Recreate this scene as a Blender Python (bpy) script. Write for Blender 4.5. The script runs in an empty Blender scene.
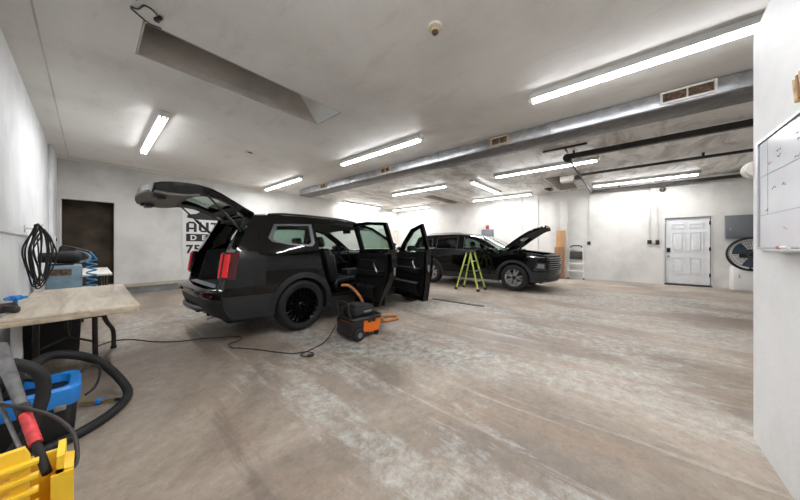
import bpy, bmesh, math, random
from mathutils import Vector, Matrix
from mathutils.geometry import delaunay_2d_cdt
random.seed(7)
sc = bpy.context.scene
COL = sc.collection
PI = math.pi
R = math.radians

# ------------------------------------------------------------------ materials
def lin(c):
    return tuple(((v/255)/12.92 if v/255 <= .04045 else ((v/255+.055)/1.055)**2.4) for v in c) + (1,)

def mat(name, rgb, rough=.5, metal=0., var=0., scale=8., bump=0., bscale=40., coat=0., spec=.5, emit=None, strength=0.):
    m = bpy.data.materials.new(name); m.use_nodes = True
    nt = m.node_tree; N = nt.nodes; L = nt.links
    b = N['Principled BSDF']
    b.inputs['Base Color'].default_value = lin(rgb)
    b.inputs['Roughness'].default_value = rough
    b.inputs['Metallic'].default_value = metal
    b.inputs['Specular IOR Level'].default_value = spec
    if coat: b.inputs['Coat Weight'].default_value = coat; b.inputs['Coat Roughness'].default_value = .04
    if emit:
        b.inputs['Emission Color'].default_value = lin(emit); b.inputs['Emission Strength'].default_value = strength
    if var or bump:
        tc = N.new('ShaderNodeTexCoord')
    if var:
        n = N.new('ShaderNodeTexNoise'); n.inputs['Scale'].default_value = scale; n.inputs['Detail'].default_value = 6
        L.new(tc.outputs['Object'], n.inputs['Vector'])
        r = N.new('ShaderNodeValToRGB')
        r.color_ramp.elements[0].position = .3; r.color_ramp.elements[1].position = .7
        r.color_ramp.elements[0].color = lin([max(0, v*(1-var)) for v in rgb]); r.color_ramp.elements[1].color = lin([min(255, v*(1+var*.6)) for v in rgb])
        L.new(n.outputs['Fac'], r.inputs['Fac']); L.new(r.outputs['Color'], b.inputs['Base Color'])
    if bump:
        n2 = N.new('ShaderNodeTexNoise'); n2.inputs['Scale'].default_value = bscale; n2.inputs['Detail'].default_value = 5
        L.new(tc.outputs['Object'], n2.inputs['Vector'])
        bp = N.new('ShaderNodeBump'); bp.inputs['Strength'].default_value = bump; bp.inputs['Distance'].default_value = .01
        L.new(n2.outputs['Fac'], bp.inputs['Height']); L.new(bp.outputs['Normal'], b.inputs['Normal'])
    return m

def glass(name, tint, refl=.6):
    m = bpy.data.materials.new(name); m.use_nodes = True
    nt = m.node_tree; N = nt.nodes; L = nt.links
    N.remove(N['Principled BSDF']); out = N['Material Output']
    t = N.new('ShaderNodeBsdfTransparent'); t.inputs['Color'].default_value = tint + (1,)
    g = N.new('ShaderNodeBsdfGlossy'); g.inputs['Roughness'].default_value = .03
    f = N.new('ShaderNodeFresnel')
    gm = N.new('ShaderNodeNewGeometry'); mr = N.new('ShaderNodeMapRange'); mr.inputs['To Min'].default_value = 1.45; mr.inputs['To Max'].default_value = 1/1.45
    L.new(gm.outputs['Backfacing'], mr.inputs['Value']); L.new(mr.outputs['Result'], f.inputs['IOR'])
    mx = N.new('ShaderNodeMixShader')
    L.new(f.outputs['Fac'], mx.inputs['Fac']); L.new(t.outputs['BSDF'], mx.inputs[1]); L.new(g.outputs['BSDF'], mx.inputs[2])
    L.new(mx.outputs['Shader'], out.inputs['Surface'])
    return m

def node_mat(name):
    m = bpy.data.materials.new(name); m.use_nodes = True
    nt = m.node_tree
    return m, nt.nodes, nt.links, nt.nodes['Principled BSDF']

def ramp(N, stops):
    r = N.new('ShaderNodeValToRGB'); e = r.color_ramp.elements
    while len(e) < len(stops): e.new(.5)
    for k, (p, c) in enumerate(stops):
        e[k].position = p; e[k].color = c
    return r

def grey(v): return (v, v, v, 1)

def noise(N, L, src, scale, detail=6, rough=.55, stretch=None, dist=0.):
    n = N.new('ShaderNodeTexNoise'); n.inputs['Scale'].default_value = scale
    n.inputs['Detail'].default_value = detail; n.inputs['Roughness'].default_value = rough; n.inputs['Distortion'].default_value = dist
    if stretch:
        mp = N.new('ShaderNodeMapping'); mp.inputs['Scale'].default_value = stretch[0]; mp.inputs['Rotation'].default_value = stretch[1]
        L.new(src, mp.inputs['Vector']); src = mp.outputs['Vector']
    L.new(src, n.inputs['Vector'])
    return n

def mixc(N, L, fac, a, b, mode='MIX'):
    x = N.new('ShaderNodeMix'); x.data_type = 'RGBA'; x.blend_type = mode
    if hasattr(fac, 'links'): L.new(fac, x.inputs[0])
    else: x.inputs[0].default_value = fac
    for k, v in ((6, a), (7, b)):
        if hasattr(v, 'links'): L.new(v, x.inputs[k])
        else: x.inputs[k].default_value = v
    return x.outputs[2]

def floor_material():
    m, N, L, b = node_mat('stained concrete')
    tc = N.new('ShaderNodeTexCoord'); o = tc.outputs['Object']
    n1 = noise(N, L, o, .55, 8, .6, dist=.6)
    base = ramp(N, [(.32, lin((98, 90, 82))), (.47, lin((134, 122, 110))), (.60, lin((162, 150, 137)))])
    L.new(n1.outputs['Fac'], base.inputs['Fac']); col = base.outputs['Color']
    # warm rusty patches
    n2 = noise(N, L, o, 1.3, 7, .65, ((1, .45, 1), (0, 0, .5)))
    r2 = ramp(N, [(.5, grey(0)), (.66, grey(.6))]); L.new(n2.outputs['Fac'], r2.inputs['Fac'])
    col = mixc(N, L, r2.outputs['Color'], col, lin((140, 120, 101)))
    # pale scuffed paint remnants
    n3 = noise(N, L, o, .62, 12, .72, ((1, .35, 1), (0, 0, -.75)), dist=.25)
    r3 = ramp(N, [(.50, grey(0)), (.53, grey(.45)), (.64, grey(.8))]); L.new(n3.outputs['Fac'], r3.inputs['Fac'])
    n3b = noise(N, L, o, 9, 12, .8)
    r3b = ramp(N, [(.42, grey(0)), (.6, grey(1))]); L.new(n3b.outputs['Fac'], r3b.inputs['Fac'])
    f3 = mixc(N, L, 1.0, r3.outputs['Color'], r3b.outputs['Color'], 'MULTIPLY')
    col = mixc(N, L, f3, col, lin((190, 193, 189)))
    # scratches
    n4 = noise(N, L, o, 3.2, 10, .7, ((1, .06, 1), (0, 0, .9)))
    r4 = ramp(N, [(.60, grey(0)), (.66, grey(.5))]); L.new(n4.outputs['Fac'], r4.inputs['Fac'])
    col = mixc(N, L, r4.outputs['Color'], col, lin((186, 179, 170)))
    n5 = noise(N, L, o, 2.4, 10, .7, ((1, .1, 1), (0, 0, -.45)))
    r5 = ramp(N, [(.6, grey(0)), (.68, grey(.55))]); L.new(n5.outputs['Fac'], r5.inputs['Fac'])
    col = mixc(N, L, r5.outputs['Color'], col, lin((104, 92, 84)))
    # pitting
    n6 = noise(N, L, o, 19, 9, .85)
    r6 = ramp(N, [(.30, grey(.55)), (.46, grey(0))]); L.new(n6.outputs['Fac'], r6.inputs['Fac'])
    col = mixc(N, L, r6.outputs['Color'], col, lin((98, 84, 74)))
    n7 = noise(N, L, o, 11, 12, .85)
    r7 = ramp(N, [(.3, grey(.68)), (.7, grey(1.28))]); L.new(n7.outputs['Fac'], r7.inputs['Fac'])
    col = mixc(N, L, 1.0, col, r7.outputs['Color'], 'MULTIPLY')
    L.new(col, b.inputs['Base Color'])
    rr = ramp(N, [(.3, grey(.42)), (.7, grey(.72))]); L.new(n1.outputs['Fac'], rr.inputs['Fac']); L.new(rr.outputs['Color'], b.inputs['Roughness'])
    bp = N.new('ShaderNodeBump'); bp.inputs['Strength'].default_value = .25; bp.inputs['Distance'].default_value = .01
    L.new(n6.outputs['Fac'], bp.inputs['Height']); L.new(bp.outputs['Normal'], b.inputs['Normal'])
    b.inputs['Specular IOR Level'].default_value = .35
    return m

def wall_material(name, rgb, block=False, rot=0., dirt=.12):
    m, N, L, b = node_mat(name)
    tc = N.new('ShaderNodeTexCoord'); o = tc.outputs['Object']
    n1 = noise(N, L, o, .9, 8, .6)
    r1 = ramp(N, [(.3, lin([v*(1-dirt) for v in rgb])), (.55, lin(rgb)), (.75, lin([min(255, v*1.03) for v in rgb]))])
    L.new(n1.outputs['Fac'], r1.inputs['Fac']); col = r1.outputs['Color']
    n2 = noise(N, L, o, 5, 9, .75)
    r2 = ramp(N, [(.66, grey(0)), (.74, grey(.35))]); L.new(n2.outputs['Fac'], r2.inputs['Fac'])
    col = mixc(N, L, r2.outputs['Color'], col, lin([v*.72 for v in rgb]))
    n4 = noise(N, L, o, 22, 6, .8)
    r4 = ramp(N, [(.74, grey(0)), (.78, grey(.5))]); L.new(n4.outputs['Fac'], r4.inputs['Fac'])
    col = mixc(N, L, r4.outputs['Color'], col, lin([v*.6 for v in rgb]))
    n3 = noise(N, L, o, 30, 6, .7)
    bp = N.new('ShaderNodeBump'); bp.inputs['Strength'].default_value = .25; bp.inputs['Distance'].default_value = .01
    L.new(n3.outputs['Fac'], bp.inputs['Height']); nrm = bp.outputs['Normal']
    if block:
        mp = N.new('ShaderNodeMapping'); mp.inputs['Rotation'].default_value = (PI/2, 0, rot)
        sep = N.new('ShaderNodeSeparateXYZ'); L.new(o, sep.inputs[0])
        cmb = N.new('ShaderNodeCombineXYZ')
        L.new(sep.outputs['Y' if rot else 'X'], cmb.inputs[0]); L.new(sep.outputs['Z'], cmb.inputs[1])
        bk = N.new('ShaderNodeTexBrick'); bk.inputs['Scale'].default_value = 1.; bk.inputs['Mortar Size'].default_value = .006
        bk.inputs['Mortar Smooth'].default_value = .6
        bk.inputs['Brick Width'].default_value = .4; bk.inputs['Row Height'].default_value = .2
        L.new(cmb.outputs[0], bk.inputs['Vector'])
        b2 = N.new('ShaderNodeBump'); b2.invert = True; b2.inputs['Strength'].default_value = .4; b2.inputs['Distance'].default_value = .006
        L.new(bk.outputs['Fac'], b2.inputs['Height']); L.new(nrm, b2.inputs['Normal']); nrm = b2.outputs['Normal']
    L.new(col, b.inputs['Base Color']); L.new(nrm, b.inputs['Normal'])
    b.inputs['Roughness'].default_value = .6; b.inputs['Specular IOR Level'].default_value = .3
    return m

def ceiling_material():
    m, N, L, b = node_mat('painted concrete ceiling')
    tc = N.new('ShaderNodeTexCoord'); o = tc.outputs['Object']
    n1 = noise(N, L, o, .6, 9, .62, dist=.4)
    r1 = ramp(N, [(.30, lin((205, 202, 196))), (.5, lin((222, 219, 214))), (.7, lin((230, 228, 223)))])
    L.new(n1.outputs['Fac'], r1.inputs['Fac']); col = r1.outputs['Color']
    n2 = noise(N, L, o, 3.5, 9, .7, ((1, .3, 1), (0, 0, .1)))
    r2 = ramp(N, [(.55, grey(0)), (.72, grey(.55))]); L.new(n2.outputs['Fac'], r2.inputs['Fac'])
    col = mixc(N, L, r2.outputs['Color'], col, lin((192, 187, 180)))
    # flaking, stained paint over the far bay
    sep = N.new('ShaderNodeSeparateXYZ'); L.new(o, sep.inputs[0])
    rg = ramp(N, [(0, grey(0)), (.05, grey(1))])
    mr = N.new('ShaderNodeMapRange'); mr.inputs['From Min'].default_value = 5.3; mr.inputs['From Max'].default_value = 6.2
    L.new(sep.outputs['X'], mr.inputs['Value'])
    n3 = noise(N, L, o, 1.6, 11, .72, ((.6, 1.4, 1), (0, 0, .2)), dist=.8)
    r3 = ramp(N, [(.46, grey(0)), (.6, grey(.75))]); L.new(n3.outputs['Fac'], r3.inputs['Fac'])
    f = mixc(N, L, 1.0, r3.outputs['Color'], mr.outputs['Result'], 'MULTIPLY')
    col = mixc(N, L, f, col, lin((150, 143, 134)))
    n5 = noise(N, L, o, 16, 6, .8)
    r5 = ramp(N, [(.70, grey(0)), (.75, grey(.6))]); L.new(n5.outputs['Fac'], r5.inputs['Fac'])
    col = mixc(N, L, r5.outputs['Color'], col, lin((112, 106, 100)))
    L.new(col, b.inputs['Base Color'])
    n4 = noise(N, L, o, 18, 7, .7)
    bp = N.new('ShaderNodeBump'); bp.inputs['Strength'].default_value = .35; bp.inputs['Distance'].default_value = .01
    L.new(n4.outputs['Fac'], bp.inputs['Height']); L.new(bp.outputs['Normal'], b.inputs['Normal'])
    b.inputs['Roughness'].default_value = .55; b.inputs['Specular IOR Level'].default_value = .35
    return m

def wood_material(name, rgb, dark, axis=(1, .08, 1)):
    m, N, L, b = node_mat(name)
    tc = N.new('ShaderNodeTexCoord'); o = tc.outputs['Object']
    n1 = noise(N, L, o, 9, 9, .65, (axis, (0, 0, 0)), dist=.8)
    r1 = ramp(N, [(.3, lin(dark)), (.6, lin(rgb))]); L.new(n1.outputs['Fac'], r1.inputs['Fac']); col = r1.outputs['Color']
    n2 = noise(N, L, o, 2.2, 7, .7)
    r2 = ramp(N, [(.5, grey(0)), (.7, grey(.6))]); L.new(n2.outputs['Fac'], r2.inputs['Fac'])
    col = mixc(N, L, r2.outputs['Color'], col, lin([v*.78 for v in rgb]))
    L.new(col, b.inputs['Base Color']); b.inputs['Roughness'].default_value = .6
    return m

M = dict(
    floor=floor_material(),
    wall_l=wall_material('white painted plaster', (222, 224, 225)),
    wall_a=wall_material('white painted board', (214, 213, 209)),
    wall_b=wall_material('white painted block', (216, 214, 209), True, 1.),
    partition=wall_material('bright white painted plaster', (226, 227, 227)),
    ceiling=ceiling_material(),
    shaft=wall_material('bare grey shaft board', (200, 193, 184), dirt=.2),
    kerb=mat('blue grey painted concrete', (118, 122, 122), .7, var=.2, scale=5, bump=.2),
    kerbtop=mat('dusty concrete ledge', (158, 148, 134), .7, var=.15, scale=5),
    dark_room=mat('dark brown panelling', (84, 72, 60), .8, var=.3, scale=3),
    white=mat('white enamel', (226, 226, 224), .4),
    offwhite=mat('off white plastic', (216, 213, 205), .45, var=.06),
    doorwhite=mat('white door paint', (222, 223, 224), .4, var=.03),
    darkmetal=mat('dark brown steel', (58, 54, 51), .5, .35, var=.2),
    grey_panel=mat('grey enamel steel', (110, 114, 118), .45, .2),
    galv=mat('galvanised sheet steel', (176, 178, 180), .38, .85, var=.16, scale=6),
    conduit=mat('painted conduit', (196, 195, 191), .5),
    black=mat('black plastic', (22, 22, 23), .5),
    matteblack=mat('matte black', (16, 16, 17), .75),
    rubber=mat('black rubber', (18, 18, 19), .7, bump=.15, bscale=60),
    paint=mat('black car paint', (5, 5, 6), .045, 0, spec=.46),
    paintB=mat('black car paint worn', (6, 6, 7), .07, 0, spec=.42),
    clad=mat('charcoal moulded plastic', (31, 32, 34), .55, bump=.1, bscale=120),
    rimblack=mat('gloss black alloy', (16, 16, 17), .22, .6),
    rimsilver=mat('machined alloy', (190, 191, 194), .28, .9),
    rimdark=mat('dark alloy', (60, 61, 64), .35, .7),
    disc=mat('brake steel', (96, 96, 98), .4, .9),
    interior=mat('black leather', (15, 15, 16), .45, bump=.15, bscale=60),
    trimgrey=mat('warm grey trim', (92, 90, 84), .6),
    carpet=mat('dark carpet', (28, 28, 29), .95, bump=.3, bscale=150),
    satin=mat('satin chrome', (168, 170, 173), .28, .9),
    darksatin=mat('dark satin trim', (98, 100, 103), .35, .85),
    ductshade=mat('duct underside shade grey', (112, 110, 108), .6, .3, var=.15),  # shade under the duct, put into the colour
    chrome=mat('chrome', (212, 213, 216), .12, 1.),
    redlens=mat('red lamp lens', (70, 8, 12), .15),
    redbright=mat('bright red lamp bar', (226, 34, 42), .2),
    clearlens=mat('clear lamp lens', (150, 155, 160), .08, .3, coat=1.),
    glass=glass('tinted car glass', (.70, .79, .75)),
    glassdark=glass('privacy car glass', (.45, .49, .48)),
    glassclear=glass('windscreen glass', (.86, .9, .88)),
    orange=mat('orange plastic', (232, 112, 26), .42),
    tan=mat('tan ribbed hose', (176, 116, 66), .5),
    brass=mat('brass', (190, 150, 70), .3, .9),
    cord=mat('dark cord', (40, 35, 32), .6),
    blue=mat('bright blue plastic', (36, 126, 206), .38),
    fanblade=mat('dark slate fan blade', (44, 62, 82), .4),
    bluemachine=mat('dusty blue enamel', (122, 150, 166), .45, var=.12),
    bluehose=mat('blue coil hose', (44, 128, 176), .35),
    yellow=mat('yellow bucket plastic', (236, 190, 44), .42, var=.06),
    red=mat('worn red grip', (196, 58, 62), .5, var=.35, scale=30),
    greymetal=mat('scuffed grey tube', (120, 120, 120), .4, .7, var=.2, scale=20),
    lime=mat('lime ladder rail', (176, 190, 84), .5),
    alu=mat('aluminium', (190, 192, 194), .35, .85),
    tabletop=wood_material('worn beige laminate', (214, 203, 184), (168, 152, 128)),
    tableedge=mat('worn beige laminate edge', (186, 170, 146), .6, var=.2, scale=12),
    plank=wood_material('pine plank', (188, 146, 98), (150, 108, 66), (1, 1, .08)),
    plankdark=wood_material('brown plank', (150, 108, 70), (116, 78, 48), (1, 1, .08)),
    tube=mat('lit fluorescent tube', (255, 255, 255), .4, emit=(250, 251, 255), strength=1.),
    signwhite=mat('white sign board', (222, 222, 220), .5),
    signblack=mat('black sign vinyl', (24, 24, 25), .5),
    board=mat('white dry erase board', (212, 215, 222), .18, coat=.3, var=.03, scale=3),
    ink=mat('faded marker ink', (120, 122, 132), .6),
    inkred=mat('faded red marker ink', (190, 120, 130), .6),
    label=mat('brown machine label', (106, 82, 62), .5, var=.6, scale=28),
    redalarm=mat('red alarm body', (150, 52, 50), .45),
    beige=mat('aged beige plastic', (196, 178, 146), .5),
    beigedark=mat('dark amber lens', (92, 70, 48), .35),
    brownpaper=mat('brown torn board', (196, 168, 122), .8, var=.3, scale=25),
    cream=mat('cream board', (206, 199, 188), .7, var=.12, scale=3),
)
TUBE_STRENGTH = 22.0
M['tube'].node_tree.nodes['Principled BSDF'].inputs['Emission Strength'].default_value = TUBE_STRENGTH

# ------------------------------------------------------------------ mesh builder
def smooth_path(pts, n=6, closed=False):
    P = [Vector(p) for p in pts]
    if len(P) < 3: return P
    out = []
    m = len(P)
    rng = range(m if closed else m-1)
    for i in rng:
        if closed: p0, p1, p2, p3 = P[(i-1) % m], P[i], P[(i+1) % m], P[(i+2) % m]
        else: p0, p1, p2, p3 = P[max(i-1, 0)], P[i], P[i+1], P[min(i+2, m-1)]
        for k in range(n):
            t = k/n
            out.append(.5*((2*p1)+(-p0+p2)*t+(2*p0-5*p1+4*p2-p3)*t*t+(-p0+3*p1-3*p2+p3)*t**3))
    if not closed: out.append(P[-1])
    return out

def resample(poly, step, closed=True):
    out = []
    m = len(poly)
    for i in range(m if closed else m-1):
        a = Vector(poly[i]); b = Vector(poly[(i+1) % m]); k = max(1, int(math.ceil((b-a).length/step)))
        for j in range(k): out.append(a.lerp(b, j/k))
    if not closed: out.append(Vector(poly[-1]))
    return out

def inside(p, poly):
    x, y = p; c = False; j = len(poly)-1
    for i in range(len(poly)):
        xi, yi = poly[i][0], poly[i][1]; xj, yj = poly[j][0], poly[j][1]
        if (yi > y) != (yj > y) and x < (xj-xi)*(y-yi)/(yj-yi+1e-12)+xi: c = not c
        j = i
    return c

def tri2d(outer, holes=(), step=.12):
    outer = resample([Vector(p[:2]) for p in outer], step)
    holes = [resample([Vector(p[:2]) for p in h], step) for h in holes]
    V = []; E = []
    for loop in [outer]+holes:
        s = len(V); V += loop; n = len(loop)
        E += [(s+i, s+(i+1) % n) for i in range(n)]
    x0 = min(v.x for v in outer); x1 = max(v.x for v in outer); y0 = min(v.y for v in outer); y1 = max(v.y for v in outer)
    B = list(V)
    nx = int((x1-x0)/step); ny = int((y1-y0)/step)
    for i in range(1, nx+1):
        for j in range(1, ny+1):
            p = Vector((x0+(i-.5+.25*(j % 2))*step, y0+(j-.5)*step))
            if not inside(p, outer) or any(inside(p, h) for h in holes): continue
            if min((p-q).length_squared for q in B) < (.45*step)**2: continue
            V.append(p)
    r = delaunay_2d_cdt(V, E, [], 0, 1e-5)
    v2, f2 = r[0], r[2]
    tris = []
    for f in f2:
        c = sum((v2[i] for i in f), Vector((0, 0)))/len(f)
        if inside(c, outer) and not any(inside(c, h) for h in holes): tris.append(tuple(f))
    return v2, tris

class MB:
    def __init__(s): s.bm = bmesh.new()
    def face(s, vs):
        try: s.bm.faces.new(vs)
        except ValueError: pass
    def box(s, c, size, rot=(0, 0, 0), bevel=0., seg=2):
        from mathutils import Euler
        mtx = Matrix.Translation(c) @ Euler(rot).to_matrix().to_4x4() @ Matrix.Diagonal((size[0], size[1], size[2], 1))
        r = bmesh.ops.create_cube(s.bm, size=1, matrix=mtx)
        if bevel:
            es = list({e for v in r['verts'] for e in v.link_edges})
            bmesh.ops.bevel(s.bm, geom=es, offset=bevel, segments=seg, affect='EDGES', profile=.5)
        return s
    def bx(s, x0, x1, y0, y1, z0, z1, bevel=0., seg=2):
        return s.box(((x0+x1)/2, (y0+y1)/2, (z0+z1)/2), (abs(x1-x0), abs(y1-y0), abs(z1-z0)), bevel=bevel, seg=seg)
    def tube(s, pts, r, n=10, smooth=6, closed=False, ribs=0., cap=True, rfun=None):
        P = smooth_path(pts, smooth, closed) if smooth else [Vector(p) for p in pts]
        m = len(P); rings = []
        T = []
        for i in range(m):
            a = P[(i-1) % m] if closed else P[max(i-1, 0)]; b = P[(i+1) % m] if closed else P[min(i+1, m-1)]
            d = (b-a); T.append(d.normalized() if d.length > 1e-9 else Vector((0, 0, 1)))
        up = Vector((0, 0, 1)) if abs(T[0].z) < .9 else Vector((1, 0, 0))
        u = (up-T[0]*up.dot(T[0])).normalized()
        for i in range(m):
            u = (u-T[i]*u.dot(T[i]))
            u = u.normalized() if u.length > 1e-6 else T[i].orthogonal().normalized()
            w = T[i].cross(u)
            rr = rfun(i/(m-1)) if rfun else r
            if ribs: rr *= 1+(ribs if i % 2 else -ribs)
            rings.append([s.bm.verts.new(P[i]+(u*math.cos(2*PI*k/n)+w*math.sin(2*PI*k/n))*rr) for k in range(n)])
        for i in range(m if closed else m-1):
            a, b = rings[i], rings[(i+1) % m]
            for k in range(n): s.face((a[k], a[(k+1) % n], b[(k+1) % n], b[k]))
        if cap and not closed:
            s.face(list(reversed(rings[0]))); s.face(rings[-1])
        return s
    def cyl(s, a, b, r, n=16, r2=None):
        r2 = r if r2 is None else r2
        return s.tube([a, b], r, n, 0, rfun=lambda t: r+(r2-r)*t)
    def lathe(s, prof, c=(0, 0, 0), axis='z', n=28, frm=0., to=2*PI, cap=True):
        full = abs(to-frm-2*PI) < 1e-6
        rings = []
        for (r, h) in prof:
            ring = []
            for k in range(n if full else n+1):
                a = frm+(to-frm)*k/n; q, w = r*math.cos(a), r*math.sin(a)
                p = {'z': (q, w, h), 'y': (q, h, w), 'x': (h, q, w)}[axis]
                ring.append(s.bm.verts.new(Vector(c)+Vector(p)))
            rings.append(ring)
        for i in range(len(rings)-1):
            a, b = rings[i], rings[i+1]; m = len(a)
            for k in range(m if full else m-1): s.face((a[k], a[(k+1) % m], b[(k+1) % m], b[k]))
        if full and cap:
            if prof[0][0] > 1e-4: s.face(rings[0])
            if prof[-1][0] > 1e-4: s.face(rings[-1])
        return s
    def grid(s, rows, thick=None):
        V = [[s.bm.verts.new(p) for p in r] for r in rows]
        for i in range(len(V)-1):
            for j in range(len(V[i])-1): s.face((V[i][j], V[i][j+1], V[i+1][j+1], V[i+1][j]))
        if thick:
            t = Vector(thick)
            W = [[s.bm.verts.new(Vector(p)+t) for p in r] for r in rows]
            for i in range(len(V)-1):
                for j in range(len(V[i])-1): s.face((W[i][j], W[i+1][j], W[i+1][j+1], W[i][j+1]))
            n, m = len(V)-1, len(V[0])-1
            for i in range(n):
                s.face((V[i][0], V[i+1][0], W[i+1][0], W[i][0])); s.face((V[i][m], W[i][m], W[i+1][m], V[i+1][m]))
            for j in range(m):
                s.face((V[0][j], W[0][j], W[0][j+1], V[0][j+1])); s.face((V[n][j], V[n][j+1], W[n][j+1], W[n][j]))
        return s
    def panel(s, outer, holes, fo, fi, step=.12):
        """solid sheet: 2D outline with holes mapped to an outer and an inner surface"""
        v2, tris = tri2d(outer, holes, step)
        A = [s.bm.verts.new(fo(p.x, p.y)) for p in v2]; B = [s.bm.verts.new(fi(p.x, p.y)) for p in v2]
        cnt = {}
        for t in tris:
            s.face([A[i] for i in t]); s.face([B[i] for i in reversed(t)])
            for k in range(len(t)):
                e = (t[k], t[(k+1) % len(t)]); cnt.setdefault(tuple(sorted(e)), []).append(e)
        for l in cnt.values():
            if len(l) == 1:
                a, b = l[0]; s.face((A[b], A[a], B[a], B[b]))
        return s
    def prism(s, pts, axis, a, b, holes=(), step=9.):
        def f(h):
            return {'x': lambda u, v: (h, u, v), 'y': lambda u, v: (u, h, v), 'z': lambda u, v: (u, v, h)}[axis]
        return s.panel(pts, holes, f(a), f(b), step)
    def build(s, name, m, parent=None, loc=None, sharp=32.):
        bm = s.bm
        lone = [v for v in bm.verts if not v.link_faces]
        if lone: bmesh.ops.delete(bm, geom=lone, context='VERTS')
        bmesh.ops.recalc_face_normals(bm, faces=bm.faces)
        for f in bm.faces: f.smooth = True
        for e in bm.edges:
            if len(e.link_faces) != 2 or e.calc_face_angle(0) > R(sharp): e.smooth = False
        me = bpy.data.meshes.new(name); bm.to_mesh(me); bm.free()
        if isinstance(m, (list, tuple)):
            for x in m: me.materials.append(x)
        else: me.materials.append(m)
        o = bpy.data.objects.new(name, me); COL.objects.link(o)
        if parent: o.parent = parent
        if loc: o.location = loc
        return o

def tag(o, label, cat, group=None):
    o['label'] = label; o['category'] = cat
    if group: o['group'] = group
    return o
def thing(name, label, cat, loc=(0, 0, 0), rz=0, group=None):
    o = bpy.data.objects.new(name, None); COL.objects.link(o)
    o.location = loc; o.rotation_euler = (0, 0, rz); o.empty_display_size = .1
    return tag(o, label, cat, group)
def struct(name, mb, m, parent=None, sharp=32.):
    o = mb.build(name, m, parent, sharp=sharp)
    if not parent: o['kind'] = 'structure'
    return o
def kids(o): return [c for c in bpy.data.objects if c.parent is o]
def copy_tree(o, parent=None):
    c = o.copy(); COL.objects.link(c)
    if parent: c.parent = parent
    for k in kids(o): copy_tree(k, c)
    return c

# ------------------------------------------------------------------ the setting
X0, X1, YA, YF, YP, ZC = -.57, 12.2, 10.6, -3.2, -.63, 3.4
def rect(x0, x1, y0, y1): return [(x0, y0), (x1, y0), (x1, y1), (x0, y1)]
RECESS = [rect(.33, 2.64, 3.5, 4.18), rect(9.45, 11.9, 6.22, 6.8), rect(9.35, 11.8, 1.35, 1.98)]

struct('floor', MB().bx(X0-.3, X1+.3, YF-.3, YA+2.2, -.15, 0), M['floor'])
ce = MB(); ce.prism(rect(X0-.3, X1+.3, YF-.3, YA+.3), 'z', ZC, ZC+.16, RECESS)
ceiling = struct('ceiling', ce, M['ceiling'])
for k, r in enumerate(RECESS):
    (a, c), (b, d) = r[0], r[2]; t = .05; h = ZC+.75; z = ZC+.16
    m = MB()
    z = ZC+.001; q = .004
    m.bx(a+q, b-q, d-.02, d-q, z, h); m.bx(a+q, b-q, c+q, c+.02, z, h); m.bx(a+q, a+.02, c+q, d-q, z, h); m.bx(a-t, b+t, c-t, d+t, h, h+t)
    m.bx(b-.02, b-q, c+q, d-q, z, h)
    struct('trim_%d' % (k+1), m, M['shaft'])
# sloping end board of the long recess, its light painted in as white
m = MB(); m.prism([(2.615, ZC+.003), (2.0, ZC+.72), (2.04, ZC+.74), (2.615, ZC+.08)], 'y', 3.525, 4.155)
struct('trim_4', m, M['white'])
# ceiling seam strips
m = MB(); m.bx(-.34, -.325, YP, 10.25, ZC-.008, ZC); m.bx(-.34, 5.0, 10.24, 10.255, ZC-.008, ZC)
struct('trim_5', m, M['shaft'])

m = MB(); m.bx(X0-.2, X0, YF-.2, YA+.2, 0, ZC)
struct('wall_left', m, M['wall_l'])
m = MB(); m.bx(X0, X0+.055, 9.25, YA, 0, ZC, .01)
struct('trim_6', m, M['wall_l'])
m = MB(); m.bx(X0, X0+.02, 3.0, 6.2, 0, 1.385); m.bx(X0, X0+.035, 3.0, 6.3, 1.385, 1.41)
struct('trim_7', m, M['wall_l'])

# back wall with the dark doorway and the boarded bay at its far end
DW = (-.45, .43, .2, 2.42)
m = MB(); m.prism([(X0-.2, -.1), (X1+.2, -.1), (X1+.2, ZC+.02), (X0-.2, ZC+.02)], 'y', YA, YA+.2,
                  [[(DW[0], DW[2]), (DW[1], DW[2]), (DW[1], DW[3]), (DW[0], DW[3])]])
struct('wall_back', m, M['wall_a'])
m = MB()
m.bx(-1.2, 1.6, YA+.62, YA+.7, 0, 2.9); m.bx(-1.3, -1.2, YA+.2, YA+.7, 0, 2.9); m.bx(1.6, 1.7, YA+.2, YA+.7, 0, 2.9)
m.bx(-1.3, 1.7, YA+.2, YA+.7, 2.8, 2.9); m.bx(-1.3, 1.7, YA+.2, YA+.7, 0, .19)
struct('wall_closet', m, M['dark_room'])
m = MB(); w = .035
m.bx(DW[0]-w, DW[0], YA-.012, YA+.2, .19, DW[3]+w); m.bx(DW[1], DW[1]+w, YA-.012, YA+.2, .19, DW[3]+w); m.bx(DW[0], DW[1], YA-.012, YA+.2, DW[3], DW[3]+w)
struct('trim_8', m, M['wall_a'])
m = MB(); m.bx(10.7, 12.1, YA-.03, YA, .19, 2.14)
struct('trim_9', m, M['cream'])
m = MB(); m.bx(10.6, 12.15, YA-.07, YA, 2.14, 2.22, .01)
struct('trim_10', m, M['shaft'])
m = MB(); m.bx(X0, X1, 9.86, YA, 0, .165)
struct('trim_11', m, M['kerb'])
m = MB(); m.bx(X0, X1, 9.84, YA, .165, .19, .005)
struct('trim_12', m, M['kerbtop'])

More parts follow.
